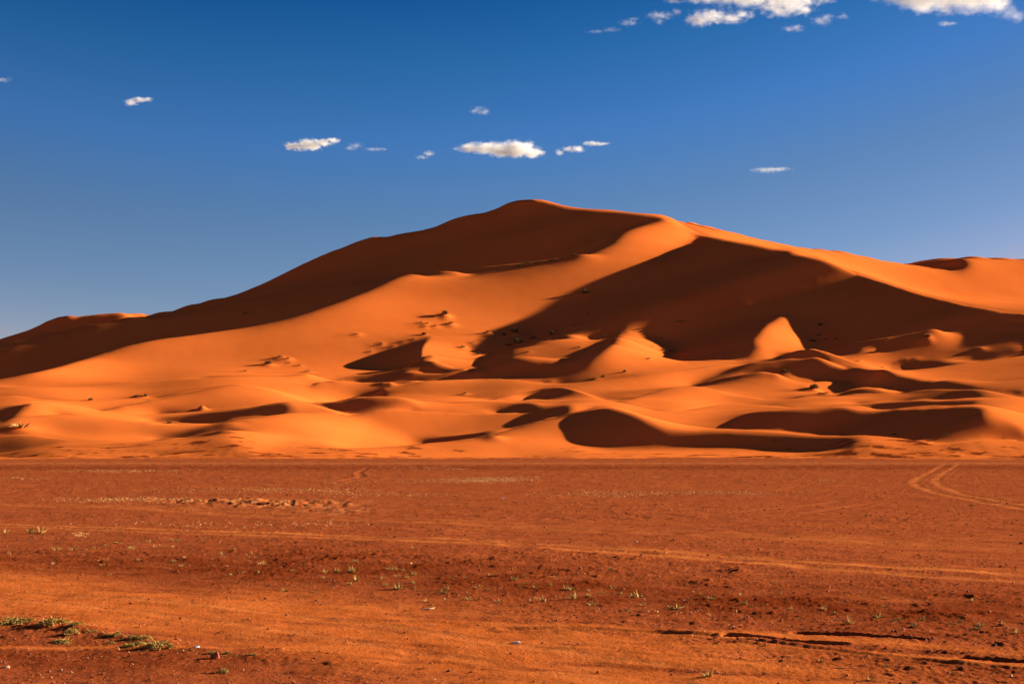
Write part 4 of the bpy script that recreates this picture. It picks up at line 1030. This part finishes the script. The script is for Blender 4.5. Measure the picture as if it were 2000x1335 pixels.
TUFT_ROWS = [(78.8, 1040.3, 16.0), (59.5, 1040.3, 14.0), (12.3, 1040.3, 10.0), (112.0, 1075.3, 12.0), (103.3, 1070.8, 8.0), (145.3, 1076.0, 12.0), (162.8, 1075.3, 9.0), (185.5, 1069.0, 9.0), (206.5, 1064.8, 6.0), (231.0, 1060.3, 9.0), (224.0, 1060.3, 6.0), (253.8, 1071.8, 10.0), (258.3, 1069.0, 8.0), (290.5, 1058.5, 8.0), (316.8, 1063.8, 7.0), (301.0, 1065.5, 7.0), (334.3, 1055.7, 10.0), (350.0, 1055.0, 9.0), (337.8, 1066.6, 7.0), (399.0, 1053.3, 8.0), (103.3, 1100.5, 8.0), (19.3, 1082.0, 6.0), (77.0, 1111.0, 6.0), (201.3, 1102.3, 8.0), (194.3, 1095.3, 6.0), (210.0, 1094.2, 6.0), (215.3, 1119.8, 8.0), (269.5, 1095.3, 8.0), (339.5, 1096.0, 9.0), (360.5, 1090.7, 8.0), (355.3, 1104.0, 7.0), (418.3, 1103.3, 6.0), (444.5, 1104.7, 6.0), (432.3, 1082.0, 7.0), (435.8, 1088.3, 7.0), (456.8, 1074.3, 6.0), (491.8, 1082.0, 6.0), (481.3, 1084.1, 5.0), (507.5, 1102.3, 9.0), (515.2, 1102.3, 8.0), (507.5, 1118.0, 6.0), (470.8, 1118.0, 7.0), (449.8, 1122.2, 8.0), (591.5, 1104.7, 9.0), (572.3, 1116.3, 6.0), (633.5, 1118.0, 11.0), (658.0, 1116.3, 11.0), (686.0, 1118.0, 13.0), (693.0, 1098.8, 8.0), (526.8, 1139.7, 9.0), (547.8, 1139.7, 6.0), (553.0, 1152.0, 9.0), (610.8, 1154.8, 9.0), (630.0, 1130.3, 8.0), (682.5, 1139.0, 9.0), (694.8, 1133.8, 8.0), (693.8, 1098.8, 8.0), (686.8, 1118.0, 12.0), (695.5, 1133.8, 12.0), (683.3, 1139.0, 8.0), (763.8, 1112.8, 11.0), (771.8, 1112.8, 11.0), (786.5, 1114.5, 9.0), (777.8, 1123.3, 8.0), (807.5, 1120.8, 9.0), (795.3, 1126.8, 9.0), (753.3, 1140.8, 8.0), (748.0, 1128.5, 11.0), (779.5, 1147.8, 17.0), (807.5, 1137.3, 8.0), (809.3, 1146.7, 8.0), (956.3, 1123.3, 9.0), (882.8, 1132.0, 9.0), (907.3, 1130.3, 7.0), (935.3, 1147.8, 11.0), (954.5, 1153.0, 8.0), (865.3, 1156.5, 14.0), (874.0, 1151.3, 9.0), (832.0, 1173.3, 8.0), (917.8, 1171.2, 13.0), (973.8, 1174.7, 12.0), (1003.5, 1132.7, 12.0), (1022.8, 1128.5, 8.0), (1015.8, 1146.0, 8.0), (1028.0, 1142.5, 9.0), (1045.5, 1148.5, 9.0), (1073.5, 1144.3, 9.0), (1084.0, 1128.5, 8.0), (1047.3, 1167.0, 8.0), (1063.0, 1171.2, 14.0), (1105.0, 1151.3, 11.0), (1119.0, 1152.0, 11.0), (1108.5, 1167.0, 10.0), (1120.8, 1168.8, 14.0), (1150.5, 1154.1, 7.0), (1157.5, 1182.8, 13.0), (1148.8, 1163.5, 9.0), (1175.0, 1154.8, 9.0), (1196.0, 1147.8, 8.0), (1192.5, 1115.2, 9.0), (1210.0, 1158.3, 10.0), (1231.0, 1161.8, 11.0), (1248.5, 1163.5, 16.0), (1257.3, 1181.0, 10.0), (1224.0, 1192.2, 12.0), (1322.0, 1188.0, 18.0), (1105.0, 1263.3, 7.0), (804.0, 1071.8, 7.0), (863.5, 1095.3, 5.0), (1368.3, 1162.8, 8.0), (1387.5, 1170.5, 16.0), (1349.0, 1181.0, 9.0), (1448.8, 1160.0, 9.0), (1499.5, 1160.0, 7.0), (1522.3, 1158.3, 9.0), (1513.5, 1138.0, 8.0), (1580.0, 1147.8, 7.0), (1553.8, 1167.0, 5.0), (1454.0, 1182.8, 11.0), (1471.5, 1185.6, 12.0), (1545.0, 1189.8, 9.0), (1567.8, 1209.0, 16.0), (1609.8, 1191.5, 11.0), (1630.8, 1198.5, 11.0), (1660.5, 1219.5, 18.0), (1728.8, 1168.8, 9.0), (1730.5, 1184.5, 12.0), (1718.3, 1205.5, 16.0), (1741.0, 1218.8, 11.0), (1756.8, 1211.8, 13.0), (1800.5, 1211.8, 11.0), (1788.3, 1226.5, 13.0), (1865.3, 1218.8, 13.0), (1875.8, 1216.0, 11.0), (1917.8, 1222.3, 15.0), (1956.3, 1220.6, 13.0), (1907.3, 1232.8, 18.0), (1984.3, 1240.5, 20.0), (1933.5, 1174.0, 9.0), (1900.3, 1173.3, 9.0), (1856.5, 1177.5, 7.0), (1604.5, 1298.3, 14.0), (1730.5, 1307.0, 13.0), (1384.0, 1321.0, 18.0), (1695.5, 1328.0, 13.0), (1691.3, 1008.5, 8.0), (1898.5, 988.5, 9.0), (1644.8, 1179.3, 7.0), (1345.5, 1312.3, 6.0), (1356.0, 1333.3, 12.0)]
CLUMP_ROWS = [(36.4, 1216.6, 44.0), (16.8, 1218.0, 26.0), (4.2, 1219.4, 24.0), (60.2, 1215.2, 16.0), (98.0, 1227.8, 36.0), (84.0, 1222.2, 18.0), (107.8, 1222.2, 18.0), (124.6, 1225.0, 22.0), (148.4, 1230.6, 22.0), (170.8, 1229.2, 12.0), (140.0, 1240.4, 26.0), (123.2, 1251.1, 30.0), (107.8, 1251.1, 16.0), (172.2, 1238.2, 14.0), (187.6, 1237.6, 12.0), (212.8, 1243.2, 16.0), (229.6, 1243.2, 20.0), (217.0, 1254.4, 16.0), (264.6, 1248.8, 26.0), (287.0, 1250.2, 20.0), (257.6, 1260.6, 26.0), (273.0, 1258.6, 22.0), (305.2, 1263.4, 38.0), (296.8, 1260.0, 22.0), (319.2, 1260.0, 24.0), (334.6, 1263.4, 18.0), (229.6, 1278.2, 10.0), (375.2, 1268.4, 10.0), (414.4, 1272.6, 16.0), (436.9, 1276.8, 12.0), (445.8, 1272.6, 14.0), (462.1, 1278.2, 9.0), (495.7, 1278.2, 14.0), (476.1, 1276.8, 9.0), (435.5, 1305.4, 18.0), (184.8, 1241.8, 8.0)]

def strip_phrase(x, y):
    col = ('at the left edge', 'near the left edge', 'in the left third', 'left of centre', 'just left of centre', 'just right of centre', 'right of centre', 'in the right third', 'near the right edge', 'at the right edge')[min(9, int(x/200))]
    if y < 1020: row = 'on the bare plain'
    elif y < 1045: row = 'by the wheel tracks'
    elif y < 1090: row = 'under the double track'
    elif y < 1125: row = 'high in the gravel'
    elif y < 1160: row = 'low in the gravel'
    elif y < 1200: row = 'by the sandy drive'
    elif y < 1240: row = 'beside the deep ruts'
    else: row = 'on the near sand'
    return row+' '+col
rows = []
for qx, qy, wpx in TUFT_ROWS:
    size = 'tiny' if wpx < 8 else 'small' if wpx < 13 else 'bushy'
    rows.append((qx, size+' green tuft '+strip_phrase(qx, qy)))
for k, ((qx, qy, wpx), lab) in enumerate(zip(TUFT_ROWS, number_labels(rows))):
    me = TUFTS[(k*7+int(qx)) % len(TUFTS)]
    o = link(bpy.data.objects.new('grass_tuft', me))
    x, y = ground_pt(qx, qy); w_ = wpx*y/F
    o.location = (x, y, plain_z(x, y)-.01); o.scale = (w_*1.7, w_*1.7, w_*1.7*rng.uniform(.8, 1.25)); o.rotation_euler = (0, 0, rng.uniform(0, 6.28))
    tag(o, lab, 'grass tuft', 'grass tufts on the gravel plain')
rows = [(qx, ('broad' if wpx > 28 else 'middling' if wpx > 14 else 'small')+' olive plant on the low sandy bank '+('at the left corner' if qx < 200 else 'above its shadow' if qx < 345 else 'at its right end')) for qx, qy, wpx in CLUMP_ROWS]
for k, ((qx, qy, wpx), lab) in enumerate(zip(CLUMP_ROWS, number_labels(rows))):
    me = CLUMPS[k % 3]
    o = link(bpy.data.objects.new('low_plant', me))
    x, y = ground_pt(qx, qy); w_ = wpx*y/F
    o.location = (x, y, plain_z(x, y)-.01); o.scale = (w_*1.45, w_*1.45, min(w_*1.5, .24)); o.rotation_euler = (0, 0, rng.uniform(0, 6.28))
    tag(o, lab, 'plant', 'plants along the low bank')

# ------------------------------------------------------------------ loose stones, straw and litter
def stuff_stones():
    B = Buf(); n = 5200
    base = np.array([(1, 0, 0), (-1, 0, 0), (0, 1, 0), (0, -1, 0), (0, 0, 1), (0, 0, -.4)], float)
    tri = np.array([(0, 2, 4), (2, 1, 4), (1, 3, 4), (3, 0, 4), (2, 0, 5), (1, 2, 5), (3, 1, 5), (0, 3, 5)])
    for k in range(n):
        qy = 905+(1345-905)*nrng.random()**.8; qx = nrng.uniform(-40, 2040)
        x, y = ground_pt(qx, qy)
        fi = np.searchsorted(rowY[7:-8], y); i = min(max(7+fi, 0), len(rowY)-9); j = int(np.clip(np.searchsorted(colu, x/y), 1, len(colu)-2))
        if nrng.random() < sand[i, j]*.85: continue
        s = (.006+.010*nrng.random()**3)*(1+y/26)
        r = base*s*nrng.uniform(.5, 1.3, 3)*np.array((1, 1, .75)); r += nrng.normal(0, .12*s, r.shape)
        a = nrng.uniform(0, 6.28); R = np.array(((math.cos(a), -math.sin(a), 0), (math.sin(a), math.cos(a), 0), (0, 0, 1)))
        B.add(r@R.T+np.array((x, y, Zp[i, j]+.25*s)), tri, 1 if nrng.random() < .02 else 0)
    o = link(bpy.data.objects.new('gravel', B.mesh('gravel', [M_STONE, M_PALESTONE], False)))
    tag(o, 'loose reddish stones strewn over the plain', 'gravel', kind='stuff')
stuff_stones()
def stuff_straw():
    B = Buf()
    for cx, cy, rx, ry, n, hgt in [(955, 936, 85, 3.2, 900, .10), (880, 938, 120, 4, 350, .08), (250, 919, 140, 1.8, 420, .10), (820, 914, 70, 2.5, 160, .09), (890, 915.5, 25, 1.4, 90, .1),
    (240, 975, 120, 3, 420, .09), (560, 958, 170, 3, 520, .09), (760, 966, 130, 2.5, 240, .08), (1210, 964, 130, 3.5, 520, .09), (1420, 963, 110, 3.5, 420, .09), (420, 1024, 170, 6, 110, .10),
    (620, 1023, 90, 5, 70, .10), (660, 945, 60, 12, 160, .08), (1610, 937, 25, 1.5, 60, .1), (1280, 931, 18, 1.2, 40, .1), (50, 934, 60, 2, 90, .08), (1380, 1200, 150, 22, 110, .05), (1250, 1190, 80, 10, 60, .05), (157, 1043, 18, 2.2, 60, .08), (330, 1262, 120, 10, 50, .05)]:
        for k in range(int(2.2*n)):
            qx = cx+rx*nrng.normal()*.6; qy = cy+ry*nrng.normal()*.85
            x, y = ground_pt(qx, qy); z = plain_z(x, y)
            a = nrng.uniform(0, 6.28); o_ = nrng.uniform(.4, 3.0)
            blade(B, (x, y, z-.01), (o_*math.cos(a), o_*math.sin(a), 1), hgt*nrng.uniform(.5, 1.2), .004*(1+y/22), .3, 0, 2)
    o = link(bpy.data.objects.new('dry_stubble', B.mesh('dry_stubble', [M_STRAW], True)))
    tag(o, 'pale dry grass stubble in thin patches on the plain', 'stubble', kind='stuff')
stuff_straw()

def slab(name, qx, qy, L_, W_, T_, rz, mat, lab, cat, n=14):
    """flat irregular piece with a rounded, chipped edge"""
    x, y = ground_pt(qx, qy); bm = bmesh.new(); rings = []
    for z, k in ((-.3*T_, .9), (.35*T_, 1.), (.8*T_, .94), (T_, .7)):
        ring = []
        for q in range(n):
            a = 6.283*q/n; w = 1+.16*math.sin(3*a+qx)+.08*math.sin(7*a+qy)
            ring.append(bm.verts.new((L_/2*k*w*math.cos(a), W_/2*k*w*math.sin(a), z+.12*T_*math.sin(4*a))))
        rings.append(ring)
    for r0, r1 in zip(rings, rings[1:]):
        for q in range(n): bm.faces.new((r0[q], r0[(q+1) % n], r1[(q+1) % n], r1[q]))
    bm.faces.new(rings[-1]); bm.faces.new(rings[0][::-1])
    me = bpy.data.meshes.new(name); bm.to_mesh(me); bm.free(); me.materials.append(mat)
    o = link(bpy.data.objects.new(name, me)); o.location = (x, y, plain_z(x, y)); o.rotation_euler = (rng.uniform(-.1, .1), -.14, rz)
    return tag(o, lab, cat)
def stick(name, qx, qy, length, r, rz, mat, lab):
    x, y = ground_pt(qx, qy); B = Buf(); p = np.array((-length/2, 0, r)); n = 7
    for k in range(n):
        q = p+np.array((length/n, nrng.normal(0, .03)*length, nrng.normal(0, .015)*length)); q[2] = max(q[2], r*.6)
        twig(B, p, q, r*(1-.07*k), r*(1-.07*(k+1)), 0); p = q
    twig(B, (0, 0, r), (.12*length, .10*length, r*2), r*.6, r*.3, 0)
    o = link(bpy.data.objects.new(name, B.mesh(name, [mat]))); o.location = (x, y, plain_z(x, y)+.004); o.rotation_euler = (0, 0, rz)
    return tag(o, lab, 'stick')
slab('flat_stone', 835, 1187, .19, .11, .013, .1, M_PALESTONE, 'pale flat stone lying at the edge of the sandy drive', 'stone')
slab('flat_stone', 12, 1296, .07, .05, .018, .4, M_PALESTONE, 'small pale stone chip at the bottom left corner', 'stone')
slab('litter_scrap', 1009, 1255, .075, .05, .012, .2, M_LITTER, 'bluish white scrap of litter on the near sandy drive', 'litter')
slab('litter_scrap', 982, 973, .18, .1, .03, .2, M_LITTER, 'tiny white scrap of litter far out on the plain below the peak', 'litter')
slab('litter_scrap', 1243, 1059, .06, .04, .02, .2, M_LITTER, 'tiny white scrap of litter beside the double wheel track', 'litter')
slab('litter_scrap', 384, 1265, .06, .04, .015, .2, M_LITTER, 'tiny white scrap of litter at the thin end of the planted bank', 'litter')
slab('clod', 1796, 1250, .12, .10, .05, .2, M_STONE, 'lump of hard red earth at the right end of the upper rut', 'earth lump')
slab('clod', 421, 1281, .09, .08, .05, .7, M_STONE, 'lump of hard red earth among the last plants of the bank', 'earth lump')
stick('dry_stick', 1663, 1311, .36, .006, -.1, M_STRAW, 'long pale dry stick lying on the sand near the bottom right')
stick('dry_stick', 1632, 1259, .17, .006, -.3, M_STRAW, 'short pale stick lying at the end of the lower rut')
stick('dry_stick', 842, 1222, .14, .004, .3, M_STRAW, 'thin pale twig lying on the sandy drive left of the litter')
stick('dry_stick', 197, 1278, .13, .004, .1, M_STRAW, 'thin pale twig lying in front of the planted bank')
stick('dry_stick', 285, 1269, .16, .004, .0, M_STRAW, 'thin pale twig under the broad plants of the bank')
stick('dry_stick', 1344, 1168, .16, .004, .0, M_STRAW, 'thin pale twig lying in the gravel right of the peak')

# ------------------------------------------------------------------ clouds, each a volume of its own
def cloud(lab, cy_px, puffs, dens, rough_, seed, gain=1.0, thin=0.):
    """puffs: ellipses (cx, cy, rx, ry) in photo pixels, set at the cloud's own distance at a base of 1500 m"""
    cx0 = sum(p[0]*p[2] for p in puffs)/sum(p[2] for p in puffs)
    Yc = 1500*F/(HY-cy_px); s = Yc/F
    m = bpy.data.materials.new('cloud_vapour'); m.use_nodes = True
    N, L = m.node_tree.nodes, m.node_tree.links
    N.clear()
    out = N.new('ShaderNodeOutputMaterial'); vol = N.new('ShaderNodeVolumePrincipled')
    vol.inputs['Color'].default_value = (1, 1, 1, 1); vol.inputs['Anisotropy'].default_value = .15
    L.new(vol.outputs[0], out.inputs['Volume'])
    tc = N.new('ShaderNodeTexCoord'); pos = tc.outputs['Object']
    def vm(op, a, b):
        n = N.new('ShaderNodeVectorMath'); n.operation = op; L.new(a, n.inputs[0])
        n.inputs[1].default_value = b; return n
    def mt(op, a, b, c=None):
        n = N.new('ShaderNodeMath'); n.operation = op
        for k, q in enumerate((a, b, c)):
            if q is None: continue
            if isinstance(q, (int, float)): n.inputs[k].default_value = q
            else: L.new(q, n.inputs[k])
        return n.outputs[0]
    best = None; bm = bmesh.new(); rmin = 1e9; rr = random.Random(seed)
    for (qx, qy, rx, ry) in puffs:
        c = Vector(((qx-cx0)*s, rr.uniform(-.5, .5)*ry*s*2, (cy_px-qy)*s)); r = Vector((rx*s*1.12, max(ry*1.6, rx*.5)*s, ry*s*1.18)); rmin = min(rmin, r.z)
        d = vm('SUBTRACT', pos, c); e = vm('MULTIPLY', d.outputs[0], (1/r.x, 1/r.y, 1/r.z))
        ln = vm('LENGTH', e.outputs[0], (0, 0, 0)).outputs['Value']; f = mt('SUBTRACT', 1.0, ln)
        best = f if best is None else mt('SMOOTH_MAX', best, f, .25)
        g = bmesh.ops.create_icosphere(bm, subdivisions=3, radius=1.0)
        for v_ in g['verts']: v_.co = Vector((v_.co.x*r.x, v_.co.y*r.y, v_.co.z*r.z))*1.5+c
    n1 = N.new('ShaderNodeTexNoise'); n1.inputs['Scale'].default_value = 1.0; n1.inputs['Detail'].default_value = 7; n1.inputs['Roughness'].default_value = .7
    k = vm('MULTIPLY', pos, (.6/rmin, .6/rmin, 1.0/rmin)); k2 = N.new('ShaderNodeVectorMath'); k2.operation = 'ADD'; L.new(k.outputs[0], k2.inputs[0]); k2.inputs[1].default_value = (seed*3.7, seed*1.3, seed*7.1)
    L.new(k2.outputs[0], n1.inputs['Vector'])
    nz = mt('MULTIPLY_ADD', n1.outputs[0], rough_*4.0, -rough_*2.0)
    t = mt('ADD', best, nz); t = mt('SUBTRACT', t, .02+thin); t = mt('MULTIPLY', t, gain)
    cl = N.new('ShaderNodeClamp'); L.new(t, cl.inputs[0]); L.new(mt('MULTIPLY', mt('POWER', cl.outputs[0], 1.7), dens*.42/(rmin)), vol.inputs['Density'])
    me0 = bpy.data.meshes.new('cloud'); bm.to_mesh(me0); bm.free()
    tmp = bpy.data.objects.new('cloud_tmp', me0); link(tmp)
    rm = tmp.modifiers.new('union', 'REMESH'); rm.mode = 'VOXEL'; rm.voxel_size = rmin*.22
    me = bpy.data.meshes.new_from_object(tmp.evaluated_get(bpy.context.evaluated_depsgraph_get()))
    bpy.data.objects.remove(tmp); bpy.data.meshes.remove(me0)
    me.name = 'cloud'; me.materials.clear(); me.materials.append(m)
    o = link(bpy.data.objects.new('cloud', me)); o.location = ((cx0-1000)*s, Yc, 2+(HY-cy_px)*s)
    return tag(o, lab, 'cloud', 'small white clouds in the blue sky')

cloud('broad bright white cloud above the dune peak', 292, [(925, 290, 34, 9), (962, 290, 42, 11), (1003, 290, 34, 14), (1020, 291, 28, 16), (1038, 298, 26, 10), (990, 300, 40, 8)], 5.00, .55, 3)
cloud('long white cloud left of the peak, the second largest of the middle row', 283, [(577, 285, 24, 8), (603, 282, 30, 10), (628, 278, 24, 7), (650, 273, 16, 5)], 4.00, .6, 5)
cloud('ragged little cloud just right of the broad bright one', 294, [(1092, 297, 9, 6), (1112, 292, 20, 6), (1128, 291, 14, 7)], 2.10, .65, 7)
cloud('thin flat cloud furthest right in the middle row', 281, [(1156, 281, 20, 5), (1174, 280, 18, 3.5)], 1.40, .65, 8)
cloud('small white curled cloud alone on the left', 198, [(256, 200, 14, 7), (272, 195, 18, 6), (288, 195, 12, 4.5)], 1.82, .6, 9)
cloud('faint wisp high above the broad bright cloud', 217, [(930, 216, 16, 6), (945, 218, 14, 7), (938, 212, 14, 5)], 0.34, .8, 10)
cloud('small puff low between the long cloud and the broad one', 304, [(838, 300, 12, 6), (824, 307, 14, 4)], 0.61, .7, 11)
cloud('faint puff just right of the long cloud', 287, [(694, 285, 16, 6), (686, 289, 14, 5)], 0.38, .75, 12)
cloud('barely visible streak right of the faint puff', 293, [(730, 292, 22, 3.5), (746, 291, 14, 3)], 0.30, .75, 13)
cloud('thin flat wisp low over the right slope', 333, [(1496, 333, 30, 5), (1520, 330, 26, 4)], 0.53, .7, 14)
cloud('faint wisp cut by the left edge of the picture', 155, [(2, 155, 20, 4.5)], 0.34, .7, 15)
cloud('large white cloud running off the top edge right of centre', 10, [(1400, -8, 62, 16), (1470, -6, 75, 20), (1535, 2, 62, 22), (1528, 20, 40, 14), (1570, 20, 26, 10)], 1.82, .7, 16)
cloud('grey bottomed lump hanging under the large top cloud', 35, [(1365, 40, 28, 11), (1388, 30, 38, 14), (1425, 34, 34, 9), (1450, 30, 26, 7)], 1.40, .7, 17)
cloud('bright cloud running off the top right corner', 2, [(1750, -6, 56, 20), (1820, -6, 75, 26), (1880, -2, 62, 28), (1930, 2, 45, 22)], 4.00, .6, 18)
cloud('torn grey fringe at the right end of the corner cloud', 22, [(1955, 12, 30, 18), (1985, 30, 26, 12), (1972, 24, 22, 12)], 0.61, .75, 19)
cloud('small torn puff left of the large top cloud', 33, [(1292, 28, 30, 8), (1287, 42, 12, 6), (1322, 22, 10, 6)], 0.38, .8, 20)
cloud('faint wisp left of the small torn puff', 45, [(1228, 46, 20, 6), (1238, 37, 14, 4)], 0.30, .75, 21)
cloud('faintest low streak at the left of the top clouds', 60, [(1165, 61, 18, 4), (1195, 59, 18, 4)], 0.27, .75, 22)
cloud('small puff right of the large top cloud', 36, [(1607, 38, 22, 9), (1616, 31, 14, 7)], 0.49, .75, 23)
cloud('tiny puff between the two top clouds', 31, [(1648, 31, 13, 6)], 0.38, .75, 24)
cloud('wisp under the right end of the large top cloud', 56, [(1548, 57, 24, 6), (1558, 51, 12, 5)], 0.38, .75, 25)
cloud('little wisp hanging under the corner cloud', 46, [(1850, 46, 22, 5)], 0.49, .75, 26)
cloud('little fringe at the top edge left of the large cloud', 2, [(1318, 1, 22, 6)], 0.46, .75, 27)
cloud('little fringe at the top edge right of the large cloud', 3, [(1612, 3, 22, 6)], 0.46, .75, 28)
